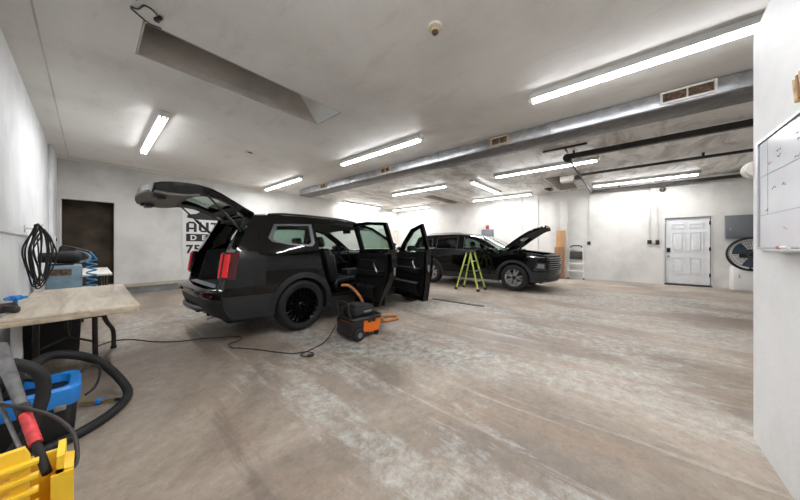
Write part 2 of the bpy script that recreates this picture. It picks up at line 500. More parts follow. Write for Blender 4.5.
# right wall with the door opening
D0, D1, DZ = -1.95, -.96, 2.15
m = MB(); m.prism([(YF-.2, -.1), (YA+.2, -.1), (YA+.2, ZC+.02), (YF-.2, ZC+.02)], 'x', X1, X1+.2, [[(D0, .02), (D1, .02), (D1, DZ), (D0, DZ)]])
struct('wall_right', m, M['wall_b'])
m = MB(); m.bx(11.98, 12.2, 1.74, 1.96, 0, 3.0, .008); m.bx(12.1, 12.2, 1.96, 2.4, 0, 3.02, .008)
struct('trim_13', m, M['wall_b'])
m = MB(); f = .035
m.bx(X1-.012, X1+.16, D0-f, D0, 0, DZ+f); m.bx(X1-.012, X1+.16, D1, D1+f, 0, DZ+f); m.bx(X1-.012, X1+.16, D0, D1, DZ, DZ+f)
struct('trim_14', m, M['conduit'])
m = MB(); m.bx(X1-.05, X1+.2, D0-.02, D1+.02, 0, .035)
struct('trim_15', m, M['darkmetal'])
m = MB(); xd = X1+.045
m.bx(xd, xd+.045, D0+.012, D1-.012, .05, DZ-.012)
H = DZ-.06
def ring(y0, y1, z0, z1, w=.022):
    m.prism([(y0, z0), (y1, z0), (y1, z1), (y0, z1)], 'x', xd-.016, xd+.002, [[(y0+w, z0+w), (y1-w, z0+w), (y1-w, z1-w), (y0+w, z1-w)]])
    m.bx(xd-.016, xd+.002, y0+.055, y1-.055, z0+.055, z1-.055, .012, 1) if z1-z0 > .2 else None
for (y0, y1) in ((-1.80, -1.50), (-1.41, -1.11)):
    for (a, b) in ((.08, .15), (.21, .51), (.59, .85)): ring(y0, y1, DZ-b*H-.02, DZ-a*H-.02)
door = struct('door_1', m, M['doorwhite'])
m = MB(); m.cyl((xd, D1-.08, .93), (xd-.05, D1-.08, .93), .014); m.lathe([(.0, -.08), (.025, -.075), (.03, -.06), (.02, -.045), (.012, -.04)], (xd, D1-.08, .93), 'x')
m.lathe([(.033, 0), (.033, -.008)], (xd, D1-.08, .93), 'x')
m.build('door_handle', M['satin'], door)
m = MB(); m.bx(xd-.03, xd, D1-.125, D1-.045, 1.05, 1.19, .012)
m.build('keypad_lock', M['black'], door)
for z in (.3, 1.1, 1.9):
    m = MB(); m.bx(xd-.012, xd+.02, D0-.002, D0+.035, z, z+.11, .003); m.cyl((xd-.014, D0+.012, z), (xd-.014, D0+.012, z+.11), .009)
    m.build('hinge', M['darkmetal'], door)

# near partition the camera looks past, with a cut-off top corner, and the closed end of the room
m = MB(); m.prism([(X0, 0), (2.81, 0), (2.81, 2.55), (2.80, 2.62), (2.5, 2.68), (2.42, 2.74), (2.36, 2.95), (2.33, ZC), (X0, ZC)], 'y', YP-.14, YP)
struct('wall_partition', m, M['partition'])
m = MB(); m.bx(X0-.2, X1+.2, YF-.2, YF, 0, ZC)
struct('wall_front', m, M['wall_l'])

# ------------------------------------------------------------------ ceiling fixtures
GLOW = 37.
def make_fixture():
    t = thing('ceiling_light', '', 'ceiling light')
    L = 2.5
    m = MB(); m.prism([(-.035, 0), (.035, 0), (.035, -.06), (.06, -.08), (.06, -.086), (-.06, -.086), (-.06, -.08), (-.035, -.06)], 'y', -L/2, L/2)
    m.build('housing', M['white'], t)
    for s in (-1, 1):
        m = MB(); m.bx(-.06, .06, s*L/2-.012, s*L/2+.012, -.085, 0, .003)
        for q in (-1, 1): m.bx(q*.028-.011, q*.028+.011, s*(L/2-.035)-.012, s*(L/2-.035)+.012, -.128, -.02, .003)
        m.build('end_bracket', M['offwhite'], t)
    for q in (-1, 1):
        m = MB(); m.cyl((q*.028, -L/2+.045, -.108), (q*.028, L/2-.045, -.108), .016, 8)
        m.build('lamp_tube', M['tube'], t)
    la = bpy.data.lights.new('tube_glow', 'AREA'); la.shape = 'RECTANGLE'; la.size = .05; la.size_y = 2.4; la.energy = GLOW; la.color = (.98, .985, 1.)
    lo = bpy.data.objects.new('tube_glow', la); COL.objects.link(lo); lo.parent = t; lo.location = (0, 0, -.126)
    return t
proto = make_fixture()
FX = [((.77, 6.85), 0, 'twin tube ceiling light at far left, lit above the work tables'),
      ((4.2, 8.8), 0, 'twin tube ceiling light between the raised tailgate and the far end of the duct'),
      ((4.15, 4.25), 0, 'lit twin tube ceiling light between the long ceiling recess and the duct'),
      ((4.08, -.2), 0, 'largest lit ceiling light, running off behind the near right wall'),
      ((9.05, 10.25), 1, 'ceiling light running along the top of the lettered back wall'),
      ((7.97, 5.95), 0, 'ceiling light just beyond the duct, near the dark slot in the ceiling'),
      ((11.5, 9.1), 0, 'ceiling light tucked in the farthest corner of the room'),
      ((9.25, 3.8), 1, 'ceiling light set crosswise to its neighbours over the second black SUV'),
      ((11.4, 4.1), 0, 'ceiling light along the right wall above the grey box with red alarm'),
      ((7.9, 1.75), 0, 'ceiling light beside the round pulley end of the thick dark track'),
      ((11.3, -.35), 0, 'ceiling light along the right wall above the white door')]
FX.append(((.8, .64), 0, 'unseen added ceiling light overhead beside the near partition, nearest the left wall'))  # extra fixture above the view, added to brighten the near wall and floor
for i, ((x, y), r, lab) in enumerate(FX):
    o = proto if i == 0 else copy_tree(proto)
    o.location = (x, y, ZC); o.rotation_euler.z = PI/2*r
    tag(o, lab, 'ceiling light', 'twin tube ceiling lights')

# galvanised duct
duct = thing('air_duct', 'long galvanised rectangular air duct slung under the ceiling', 'duct', (5.2, 4.2, 3.195))
m = MB(); m.bx(0, .46, -7.2, 5.3, 0, .195, .006); m.build('duct_body', M['galv'], duct)
for y in (-5.6, -3.2, -.9, .9, 2.3, 3.6, 4.6):
    m = MB(); m.bx(-.012, .472, y-.02, y+.02, -.012, .2, .004); m.build('joint_band', M['galv'], duct)
m = MB()
for (y0, y1) in ((-3.2, -.9), (-.9, .9)):
    m.bx(-.006, -.001, y0+.3, y1-.3, .02, .175, .002)
m.build('stiffener_panel', M['galv'], duct)
m = MB(); m.bx(-.03, .49, -7.2, 5.3, -.03, -.012, .003); m.build('underside_shade', M['ductshade'], duct)  # darker sheet that paints in the shade on the duct's underside
VENT = [(-.62, .52, 'large two panel vent on the duct at upper right, white frame'),
        (1.88, .34, 'second vent along the duct, dusty brown frame, right of the middle'),
        (4.95, .38, 'cream framed vent on the duct above the open car door'),
        (7.9, .32, 'farthest and smallest vent at the left end of the duct')]
for i, (y, w, lab) in enumerate(VENT):
    v = thing('duct_vent', lab, 'vent', (5.19, y, 3.3), 0, 'vents along the duct')
    h = .085; fm = MB()
    fm.prism([(-w/2, -h), (w/2, -h), (w/2, h), (-w/2, h)], 'x', -.018, .008,
             [[(-w/2+.025, -h+.025), (-.008, -h+.025), (-.008, h-.025), (-w/2+.025, h-.025)], [(.008, -h+.025), (w/2-.025, -h+.025), (w/2-.025, h-.025), (.008, h-.025)]])
    fm.build('frame', M['beige'] if i else M['offwhite'], v)
    g = MB()
    for k in range(int((w-.05)/.016)):
        yy = -w/2+.03+k*.016
        if abs(yy) > .01: g.box((-.006, yy, 0), (.012, .004, 2*h-.05))
    for k in range(6): g.bx(-.002, .002, -w/2+.025, w/2-.025, -h+.03+k*.02, -h+.034+k*.02)
    g.bx(.004, .007, -w/2+.02, w/2-.02, -h+.02, h-.02)
    g.build('grille', M['label'], v)

# overhead door tracks and opener
def track(x, y0, y1, z, w, h, lab, hang):
    t = thing('overhead_door_track', lab, 'track', (x, (y0+y1)/2, z), 0, 'overhead door tracks')
    L = (y1-y0)/2
    m = MB(); m.prism([(-w/2, 0), (w/2, 0), (w/2, h), (w/2-.012, h), (w/2-.012, .012), (-w/2+.012, .012), (-w/2+.012, h), (-w/2, h)], 'y', -L, L)
    m.build('rail', M['darkmetal'], t)
    for y in hang:
        m = MB(); m.bx(-.02, .02, y-(y0+y1)/2-.02, y-(y0+y1)/2+.02, h-.01, ZC-z); m.bx(-.05, .05, y-(y0+y1)/2-.02, y-(y0+y1)/2+.02, ZC-z-.012, ZC-z-.001)
        m.build('hanger', M['darkmetal'], t)
    return t
t1 = track(7.1, YF+.02, .98, 3.23, .09, .11, 'thick dark door track nearest the duct, with a round pulley end', (-1.9, .9))
m = MB(); m.lathe([(.02, -.05), (.09, -.05), (.09, -.03), (.07, -.02), (.07, .02), (.09, .03), (.09, .05), (.02, .05)], (0, 2.12, .03), 'x', 20)
m.build('pulley', M['darkmetal'], t1)
t2 = track(9.2, YF+.02, 1.0, 3.27, .06, .06, 'thin dark door opener rail in the middle of the far bay', (-1.35,))
t3 = track(11.98, YF+.02, .95, 3.2, .07, .09, 'dark door track along the top of the right wall', (-2.6, .2))
b = thing('track_crossbar', 'dark bar joining the far ends of the overhead door tracks', 'bar', (9.5, .97, 3.17))
m = MB(); m.bx(-2.35, 2.46, -.02, .02, 0, .028, .003); m.build('bar', M['darkmetal'], b)
b = thing('angle_bracket', 'short dark steel angle fixed to the ceiling by the pulley', 'bracket', (6.7, 1.02, ZC))
m = MB(); m.bx(-.025, .025, -.4, .42, -.035, -.001, .003); m.build('angle', M['darkmetal'], b)
m = MB(); m.bx(.0, .4, -.02, .02, -.028, -.004, .003); m.build('tie', M['darkmetal'], b)
op = thing('garage_door_opener', 'white box door opener hanging beneath the ceiling recess', 'door opener', (9.2, 1.3, 3.2))
m = MB(); m.bx(-.14, .14, -.15, .2, -.06, .1, .02); m.build('motor_box', M['offwhite'], op)
m = MB(); m.bx(-.1, .1, -.3, -.15, -.02, .07, .01); m.cyl((0, -.22, .07), (0, -.22, .1), .05); m.build('drive_end', M['darkmetal'], op)
for s in (-.12, .12):
    m = MB(); m.bx(s-.012, s+.012, -.28, -.26, .05, .2); m.build('strap', M['darkmetal'], op)
b = thing('cable_bundle', 'dark tangled wiring at the edge of the far ceiling recess', 'wiring', (11.2, 2.2, ZC))
m = MB()
for k in range(4):
    p = [(random.uniform(-.3, .3), random.uniform(-.14, .14), -.02-random.random()*.06) for _ in range(5)]
    p[0] = (p[0][0], p[0][1], 0); m.tube(p, .014, 6)
m.build('wires', M['darkmetal'], b)

# small ceiling items
s = thing('smoke_detector', 'round beige smoke detector on the near ceiling', 'smoke detector', (2.19, 1.42, ZC))
m = MB(); m.lathe([(0, 0), (.068, 0), (.07, -.012), (.062, -.02)], n=32); m.build('base', M['offwhite'], s)
m = MB(); m.lathe([(.06, -.018), (.058, -.034), (.045, -.04), (.042, -.052), (.034, -.058)], n=32); m.build('body', M['beige'], s)
m = MB(); m.lathe([(.034, -.056), (.032, -.072), (.02, -.084), (0, -.087)], n=24); m.build('sensor', M['beigedark'], s)
s = thing('sprinkler_head', 'small white sprinkler on the ceiling above the raised tailgate', 'sprinkler', (2.3, 6.5, ZC))
m = MB(); m.lathe([(0, 0), (.05, 0), (.045, -.012), (.015, -.016), (.015, -.05), (.03, -.055), (.03, -.06), (0, -.062)], n=18); m.build('head', M['offwhite'], s)
m = MB(); m.cyl((.03, 0, -.03), (.11, -.01, -.035), .012, 10); m.build('nozzle', M['darkmetal'], s)
s = thing('broken_wiring', 'loose dark wiring and clip at the corner of the ceiling recess', 'wiring', (.28, 3.32, ZC))
m = MB(); m.tube([(-.04, .06, -.002), (.0, .0, -.03), (.03, -.12, -.05), (.09, -.11, -.05), (.13, -.02, -.03), (.12, .05, -.03), (.15, .09, -.005)], .008, 6)
m.build('wire', M['black'], s)
m = MB(); m.box((.135, .0, -.03), (.03, .09, .03), (0, 0, .4), .006); m.box((-.06, -.12, -.015), (.1, .03, .03), (0, 0, .2), .005); m.build('clip', M['black'], s)
m = MB(); m.tube([(-.04, .08, -.004), (.08, .16, -.012), (.18, .17, -.004)], .006, 6); m.build('torn_edge', M['darkmetal'], s)
# ------------------------------------------------------------------ cars
def arc(cx, cz, r, a0, a1, n=14):
    return [(cx+r*math.cos(R(a0+(a1-a0)*k/n)), cz+r*math.sin(R(a0+(a1-a0)*k/n))) for k in range(n+1)]

def make_wheel(parent, x, side, W, rt, rr, rim_m, spoke_m, style):
    """tyre mesh as the part; rim and brake disc as its sub-parts (built in car space)"""
    w = .115; y = side*(W-.135)
    m = MB()
    pr = [(rr-.01, -w+.01), (rr+.012, -w), (rt-.05, -w-.004), (rt-.018, -w+.012), (rt-.003, -w+.035), (rt, -.055), (rt-.008, -.052), (rt-.008, -.042), (rt, -.039),
          (rt, -.008), (rt-.008, -.005), (rt-.008, .005), (rt, .008), (rt, .039), (rt-.008, .042), (rt-.008, .052), (rt, .055), (rt-.003, w-.035), (rt-.018, w-.012), (rt-.05, w+.004), (rr+.012, w), (rr-.01, w-.01)]
    m.lathe(pr, (0, 0, 0), 'y', 44, cap=False)
    wh = m.build('wheel', M['rubber'], parent, (x, y, rt))
    m = MB()
    m.lathe([(rr+.004, -w+.02), (rr-.012, -w+.03), (rr-.03, -.06), (rr-.035, .05), (rr-.02, w-.012), (rr+.008, w-.002), (rr+.006, w-.02), (rr+.004, -w+.02)], (0, 0, 0), 'y', 44, cap=False)
    face = side*(w-.02)
    n = 5 if style == 'five' else 10
    for k in range(n):
        a = 2*PI*k/n
        if style == 'five':
            arms = [(a-.1, a-.24, .05), (a+.1, a+.24, .05)]
        else:
            arms = [(a, a-.16, .032), (a, a+.16, .032)]
        for (a0, a1, wd) in arms:
            p0 = Vector((.045*math.cos(a0), 0, .045*math.sin(a0))); p1 = Vector(((rr-.006)*math.cos(a1), 0, (rr-.006)*math.sin(a1)))
            t = (p1-p0).normalized(); q = Vector((-t.z, 0, t.x))
            rows = []
            for f, yo, sc_ in ((0, -.018, 1.), (.5, -.004, .85), (1, 0, 1.1)):
                c = p0.lerp(p1, f)+Vector((0, face+side*yo, 0)); hw_ = q*wd/2*sc_; d = Vector((0, side*.026, 0))
                rows.append([c-hw_*1.2-d, c-hw_*.7, c+hw_*.7, c+hw_*1.2-d, c-hw_*1.2-d])
            m.grid(rows)
    m.build('rim', spoke_m, wh)
    m = MB(); m.lathe([(0, face*1.0), (.028, face*1.0), (.034, face-side*.006), (.06, face-side*.02), (.07, face-side*.05)], (0, 0, 0), 'y', 24)
    for k in range(5):
        a = 2*PI*k/5+.3; m.cyl((.05*math.cos(a), face-side*.02, .05*math.sin(a)), (.05*math.cos(a), face-side*.008, .05*math.sin(a)), .009, 8)
    m.build('hub_cap', rim_m, wh)
    m = MB(); m.lathe([(.06, -.01), (.16, -.01), (.16, .015), (.06, .015)], (0, 0, 0), 'y', 32); m.lathe([(0, -.06), (.09, -.06), (.09, .03), (0, .03)], (0, 0, 0), 'y', 20)
    m.build('brake_disc', M['disc'], wh)

def make_seat(parent, x, y, w, name='seat', back=.62, tilt=14, z=.50):
    m = MB(); m.box((x, y, z+.06), (.52, w, .17), (0, R(-6), 0), .05, 3)
    for s in (-1, 1): m.box((x, y+s*(w/2-.05), z+.09), (.48, .1, .18), (0, R(-6), 0), .045, 3)
    m.box((x, y, z-.09), (.42, w*.8, .14), bevel=.02)
    st = m.build(name, M['interior'], parent)
    t = R(-tilt); bx_ = x-.25; bz = z+.10
    def P(u, v): return (bx_+math.sin(t)*u+math.cos(t)*v, bz+math.cos(t)*u-math.sin(t)*v)
    m = MB()
    cx, cz = P(back/2, 0); m.box((cx, y, cz), (.15, w-.04, back), (0, t, 0), .06, 3)
    for s in (-1, 1):
        cx, cz = P(back*.45, .045); m.box((cx, y+s*(w/2-.055), cz), (.13, .09, back*.75), (0, t, 0), .04, 3)
    m.build('backrest', M['interior'], st)
    cx, cz = P(back+.12, .0)
    m = MB(); m.box((cx, y, cz), (.11, .27, .19), (0, t, 0), .05, 3)
    for s in (-1, 1):
        a = P(back-.05, 0); b = P(back+.08, 0); m.cyl((a[0], y+s*.07, a[1]), (b[0], y+s*.07, b[1]), .008, 8)
    m.build('headrest', M['interior'], st)
    return st

class Car: pass

def make_car(C, root):
    """C holds the side outline; x forward from the rear axle, y left, z up"""
    rt = C.rt; ax = C.ax
    def hw(x, z):
        w = C.W
        if x < C.xa: w -= C.ra*((C.xa-x)/(C.xa-C.rear))**2.4
        if x > C.xf: w -= C.rf*((x-C.xf)/(C.front-C.xf))**2.2
        if z > C.belt-.1: d = z-(C.belt-.1); w -= .10*d*d/(d+.12)+C.tum*max(0, d-.1)
        if z < .7: w -= .05*((.7-z)/.4)**1.6
        # waist crease
        w += .012*math.exp(-((z-C.crease)/.05)**2)
        return max(w, .3)
    def S(side, off=0.):
        return lambda x, z: (x, side*(hw(x, z)-off), z)
    C.hw, C.S = hw, S
    wb = C.wb
    # ---- body shell: two sides, roof, cowl, rear corner posts
    ra, fa = C.arch
    bot = [(C.rear+.07, C.bz)] + [p for p in arc(ax, rt, ra, 180-math.degrees(math.asin(min(.99, (C.bz-rt)/ra))), math.degrees(math.asin((C.sz-rt)/ra)))] \
        + [p for p in arc(wb, rt, fa, 180-math.degrees(math.asin((C.sz-rt)/fa)), math.degrees(math.asin(min(.99, (C.fz-rt)/fa))))] + [(C.nose[0][0], C.fz)]
    outline = bot + C.nose + C.hoodline + C.apillar + C.roofline + C.dpillar
    body = MB()
    for side in (-1, 1):
        holes = [C.qwin, C.rdoor, C.fdoor]
        body.panel(outline, holes, S(side), S(side, .035), .11)
    # roof
    rl = [C.apillar[-1]]+C.roofline+[C.dpillar[0]]
    st = resample([Vector(p) for p in rl], .15, False)
    def cross(x, z, bx_=0., bz=0., n=16, k=1., off=0.):
        h = hw(x, z)*k-off; out = []
        for i in range(n+1):
            v = -1+2*i/n; out.append((x+bx_*(1-v*v), h*v, z+bz*(1-abs(v)**3)))
        return out
    C.cross = cross
    n_ = len(st)
    body.grid([cross(p[0], p[1], C.wsb*.5*max(0, 1-i/3) if i < 3 else 0, .05) for i, p in enumerate(st)], (0, 0, -.03))
    # rear corner posts and lip of the hatch opening
    if C.open_rear:
        for side in (-1, 1):
            rows = []
            for p in resample([Vector(q) for q in C.dpillar], .08, False):
                h = hw(p.x, p.y); inn = min(h-.05, C.open_w(p.y))
                rows.append([(p.x-.03*math.sin(PI*k/4*.5), side*(h+(inn-h)*k/4), p.y) for k in range(5)]+[(p.x+.10, side*(inn-.005), p.y)])
            body.grid(rows, (.006, 0, 0))
    else:
        rows = [cross(p.x, p.y, -.10, 0) for p in resample([Vector(q) for q in C.dpillar], .1, False)]
        body.grid(rows, (.01, 0, 0))
    # cowl in front of the windscreen
    a = C.hoodline[-1]
    body.grid([cross(a[0]+.02, a[1]-.02, C.wsb, .05), cross(a[0]+.14, a[1]-.03, C.wsb, .05)], (0, 0, -.02))
    body.build('body_shell', C.paint, root)
    # ---- floor pan, bulkhead, wheel housings
    m = MB(); m.bx(C.rear+.2, C.front-.35, -.64, .64, .24, .40); m.bx(ax+ra+.05, wb-fa-.05, -.86, .86, .24, .40)
    m.bx(wb-.62, wb-.57, -.80, .80, .40, C.belt-.05)
    m.bx(wb-.55, C.front-.3, -.6, .6, .40, .78)
    for x, r_ in ((ax, ra), (wb, fa)):
        for side in (-1, 1):
            y0 = side*.60; y1 = side*(C.W-.05)
            rows = []
            for k in range(13):
                t = PI*k/12
                rows.append([(x+(r_-.015)*math.cos(t), y0, rt+(r_-.015)*math.sin(t)), (x+(r_-.015)*math.cos(t), y1, rt+(r_-.015)*math.sin(t))])
            m.grid(rows, (0, 0, .012))
            m.prism([(x+(r_-.01)*math.cos(PI*k/12), rt+(r_-.01)*math.sin(PI*k/12)) for k in range(13)], 'y', y0-.005, y0+.005)
    m.build('floor_pan', M['carpet'], root)
    # ---- cladding: arches and sills
    for side in (-1, 1):
        for x, r_ in ((ax, ra), (wb, fa)):
            lo = math.degrees(math.asin(max(-.9, (.30-rt)/(r_+.06))))
            pts = arc(x, rt, r_+.068, 180-lo, lo, 24)+arc(x, rt, r_-.012, lo, 180-lo, 24)
            m = MB(); m.panel(pts, [], S(side, -.016), S(side, .03), .09)
            m.build('arch_trim', C.clad, root)
        m = MB()
        z0, z1 = C.low, C.sz+.005
        m.panel([(ax+ra*.98, z0), (wb-fa*.98, z0), (wb-fa*1.0, z1), (ax+ra*1.0, z1)], [], S(side, -.010), S(side, .09), .12)
        m.build('sill_trim', C.clad, root)
        if C.sillchrome:
            m = MB(); m.panel([(ax+ra*1.05, z0+.0), (wb-fa*1.05, z0+.0), (wb-fa*1.05, z0+.028), (ax+ra*1.05, z0+.028)], [], S(side, -.018), S(side, -.008), .2)
            m.build('sill_strip', M['satin'], root)
    # ---- quarter windows
    for side in (-1, 1):
        g = MB(); g.panel(C.qwin, [], S(side, .012), S(side, .016), .15)
        q = g.build('quarter_window', C.rearglass, root)
        c = sum((Vector(p) for p in C.qwin), Vector((0, 0)))/len(C.qwin)
        inner = [c+(Vector(p)-c)*.86 for p in C.qwin]
        m = MB(); m.panel([c+(Vector(p)-c)*1.03 for p in C.qwin], [inner], S(side, -.006), S(side, .02), .1)
        m.build('window_surround', C.surround, q)
    # ---- windscreen
    a0, a1 = C.apillar[0], C.apillar[-1]
    rows = []
    for k in range(9):
        t = k/8; rows.append(cross(a0[0]+(a1[0]-a0[0])*t, a0[1]+(a1[1]-a0[1])*t-.004, C.wsb*(1-.5*t), .05, k=1., off=.03))
    m = MB(); m.grid(rows, (-.003, 0, -.004)); m.build('windscreen', M['glassclear'], root)
    # ---- doors
    def make_door(name, side, outline_, win, rear_hinge_x, hinge, ang, mirror=False):
        e = MB()
        def th(x, z): return .11 if z < C.belt-.02 else .045
        low = min(p[1] for p in outline_)
        e.panel(outline_, [win], lambda x, z: (x, side*(hw(x, z)+.002), z), lambda x, z: (x, side*(hw(x, z)-th(x, z)), z), .09)
        d = e.build(name, C.paint, root)
        g = MB(); g.panel(win, [], S(side, .018), S(side, .023), .15); g.build('door_window', C.rearglass if name == 'rear_door' else M['glass'], d)
        # frame strip
        c = sum((Vector(p) for p in win), Vector((0, 0)))/len(win)
        m = MB(); m.panel([c+(Vector(p)-c)*1.05 for p in win], [[c+(Vector(p)-c)*.96 for p in win]], S(side, -.004), S(side, .01), .12); m.build('window_strip', C.surround if C.chromedoors else M['black'], d)
        # lower outside cladding
        b = [p for p in outline_ if p[1] < C.sz+.12]
        xs = [p[0] for p in outline_ if p[1] < C.sz+.2]
        if ang:
            m = MB(); m.panel([(min(xs)+.01, low), (max(xs)-.005, low), (max(xs)-.005, low+.14), (min(xs)+.01, low+.14)], [], S(side, -.014), S(side, .01), .12); m.build('lower_cladding', C.clad, d)
        # outside handle
        hx = rear_hinge_x[0]
        m = MB(); m.tube([(hx+.02, side*(hw(hx, C.hz)-.005), C.hz), (hx+.03, side*(hw(hx, C.hz)+.03), C.hz), (hx+.12, side*(hw(hx, C.hz)+.035), C.hz+.004), (hx+.20, side*(hw(hx, C.hz)+.03), C.hz), (hx+.21, side*(hw(hx, C.hz)-.005), C.hz)], .013, 8)
        m.build('door_handle', C.handle, d)
        # inside trim
        xa_ = min(p[0] for p in outline_ if p[1] > C.sz+.1)+.10; xb_ = max(p[0] for p in outline_ if p[1] > C.sz+.1)-.05
        lowx = [p for p in outline_ if p[1] < .6]
        xl = min(p[0] for p in lowx)+.06
        I = lambda off: S(side, off)
        m = MB()
        m.panel([(xl, low+.08), (xb_, low+.08), (xb_, C.belt-.03), (xa_, C.belt-.03), (xa_, .8)], [], I(.13), I(.10), .14)
        t = m.build('door_trim', M['interior'], d)
        yy = lambda x, z, o: side*(hw(x, z)-o)
        m = MB(); z = .80
        rows = [[(x, yy(x, z, .12), z+.05), (x, yy(x, z, .185), z+.045), (x, yy(x, z, .185), z-.02), (x, yy(x, z, .12), z-.07)] for x in (xa_+.04, (xa_+xb_)/2, xb_-.06)]
        m.grid(rows)
        if ang:   # pocket and panel relief seen on the open doors
            px0, px1 = xl+.08, xb_-.05
            rows = [[(x, yy(x, .5, .125), .60), (x, yy(x, .5, .19), .57), (x, yy(x, .5, .18), .42), (x, yy(x, .5, .125), .38)] for x in (px0, (px0+px1)/2, px1)]
            m.grid(rows)
        m.build('armrest', M['black'], d)
        if ang:
            m = MB(); m.tube([(xa_+.16, yy(xa_, .9, .135), .76), (xa_+.17, yy(xa_, .9, .18), .84), (xa_+.23, yy(xa_, .9, .185), .93), (xa_+.30, yy(xa_, .9, .135), .97)], .014, 8)
            m.build('pull_handle', M['satin'], d)
            m = MB(); m.panel([(xa_+.25, 1.0), (xb_-.1, 1.0), (xb_-.1, 1.025), (xa_+.25, 1.03)], [], I(.137), I(.12), .2); m.build('trim_strip', M['darksatin'], d)
            xe = min(p[0] for p in outline_ if .75 < p[1] < 1.05)
            m = MB(); m.box((xe-.004, yy(xe, .85, .055), .86), (.014, .035, .10), bevel=.004); m.box((xe-.004, yy(xe, .85, .055), .80), (.012, .02, .03)); m.build('door_latch', M['satin'], d)
            xm = xb_-.25
            m = MB(); m.lathe([(.0, 0), (.085, 0), (.09, .01), (.075, .02)], (xm, yy(xm, .5, .13)-side*.0, .52), 'y', 24); m.build('speaker_grille', M['matteblack'], d)
        if mirror:
            mx_, mz = C.mirror
            m = MB(); m.box((mx_+.03, side*(hw(mx_, mz)+.07), mz-.05), (.07, .16, .035), (0, 0, 0), .012)
            m.box((mx_, side*(hw(mx_, mz)+.17), mz+.015), (.11, .22, .15), (0, 0, side*R(-8)), .045, 3)
            sm = m.build('side_mirror', C.paint, d)
        if ang:
            hx_, hy = hinge, side*(hw(hinge, .7)-.02)
            T = Matrix.Translation((hx_, hy, 0)) @ Matrix.Rotation(R(ang)*(-side), 4, 'Z') @ Matrix.Translation((-hx_, -hy, 0))
            d.matrix_local = T
        return d
    for side in (-1, 1):
        o = C.open_doors if side == -1 else (0, 0)
        rd = C.rdoor_open if o[0] else C.rdoor
        make_door('rear_door', side, rd, C.rwin, (min(p[0] for p in C.rdoor)+.03, 0), C.rhinge, o[0])
        make_door('front_door', side, C.fdoor_open if o[1] else C.fdoor, C.fwin, (min(p[0] for p in C.fdoor)+.04, 0), C.fhinge, o[1], True)
    # ---- seats, dash
    for y in (-.38, .38): make_seat(root, C.seat1, y, .52, 'front_seat')
    for y in (-.40, .40): make_seat(root, C.seat2, y, .62, 'rear_seat', .58, 18)
    m = MB(); m.box((wb-.72, 0, C.belt-.14), (.40, 1.44, .24), bevel=.07, seg=3); m.box((wb-.98, 0, .62), (.7, .24, .3), bevel=.04); m.build('dashboard', M['interior'], root)
    m = MB(); c0 = Vector((wb-1.02, .38, C.belt-.10))
    ring_ = [c0+Vector((-.06*math.sin(2*PI*k/20), .185*math.cos(2*PI*k/20), .175*math.sin(2*PI*k/20))) for k in range(20)]
    m.tube(ring_, .015, 8, 2, closed=True); m.cyl(c0, c0+Vector((.16, 0, -.05)), .05); m.box(c0, (.03, .34, .05), bevel=.01); m.build('steering_wheel', M['black'], root)
    m = MB(); m.box((C.apillar[-1][0]-.02, 0, C.apillar[-1][1]-.05), (.03, .24, .07), bevel=.012); m.build('rear_view_mirror', M['black'], root)
    # headlining
    m = MB(); m.grid([cross(p[0], p[1]-.055, 0, .045, off=.06) for p in st], (0, 0, -.012)); m.build('headlining', M['trimgrey'], root)
    # ---- wheels
    for x in (ax, wb):
        for side in (-1, 1): make_wheel(root, x, side, C.W, rt, C.rr, C.rim, C.spoke, C.style)
    # ---- roof rails
    for side in (-1, 1):
        xs = [p for p in rl if C.rail[0] <= p[0] <= C.rail[1]]
        def rz_(x):
            for (p, q) in zip(rl[:-1], rl[1:]):
                if min(p[0], q[0]) <= x <= max(p[0], q[0]): return p[1]+(q[1]-p[1])*(x-p[0])/(q[0]-p[0]+1e-9)
            return rl[-1][1]
        pts = []
        for k in range(9):
            x = C.rail[0]+(C.rail[1]-C.rail[0])*k/8; z = rz_(x); pts.append((x, side*(hw(x, z)-.06), z+(.012 if k in (0, 8) else C.railh)))
        m = MB(); m.tube(pts, .016, 8, 4)
        m.build('roof_rail', C.railm, root)

# ---- the black SUV with everything open
A = Car(); A.ax = .06; A.railh = .028
A.W, A.xa, A.ra, A.rear, A.xf, A.rf, A.front = .955, -.35, .13, -1.02, 3.05, .22, 3.82
A.belt, A.tum, A.crease = 1.15, .27, .98
A.rt, A.rr, A.wb = .372, .268, 2.85
A.arch = (.425, .425)
A.bz, A.sz, A.fz, A.low = .62, .42, .60, .26
A.nose = [(3.74, .86), (3.66, .99)]
A.hoodline = [(3.3, 1.06), (2.9, 1.11), (2.45, 1.15)]
A.apillar = [(2.40, 1.155), (2.0, 1.40), (1.62, 1.60)]
A.roofline = [(1.3, 1.665), (.8, 1.70), (.2, 1.705), (-.3, 1.69)]
A.dpillar = [(-.57, 1.665), (-.69, 1.42), (-.82, 1.18), (-.90, .95), (-.945, .70)]
A.qwin = [(-.30, 1.555), (.0, 1.575), (.27, 1.585), (.265, 1.30), (.21, 1.25), (-.12, 1.27), (-.36, 1.31), (-.41, 1.36)]
A.rdoor = [(.33, 1.60), (.33, 1.20), (.36, .95), (.46, .70), (.50, .44), (1.18, .44), (1.20, 1.0), (1.15, 1.63), (.75, 1.63)]
A.fdoor = [(1.25, 1.625), (1.29, 1.0), (1.28, .44), (2.26, .44), (2.30, .9), (2.30, 1.14), (2.0, 1.335), (1.60, 1.555)]
A.rdoor_open = [(.33, 1.61), (.31, 1.20), (.30, .95), (.37, .72), (.50, .48), (.56, .27), (1.18, .27), (1.20, 1.0), (1.15, 1.64), (.75, 1.645)]
A.fdoor_open = [(1.22, 1.64), (1.25, 1.0), (1.27, .27), (2.26, .27), (2.30, .9), (2.30, 1.14), (2.0, 1.335), (1.60, 1.565)]
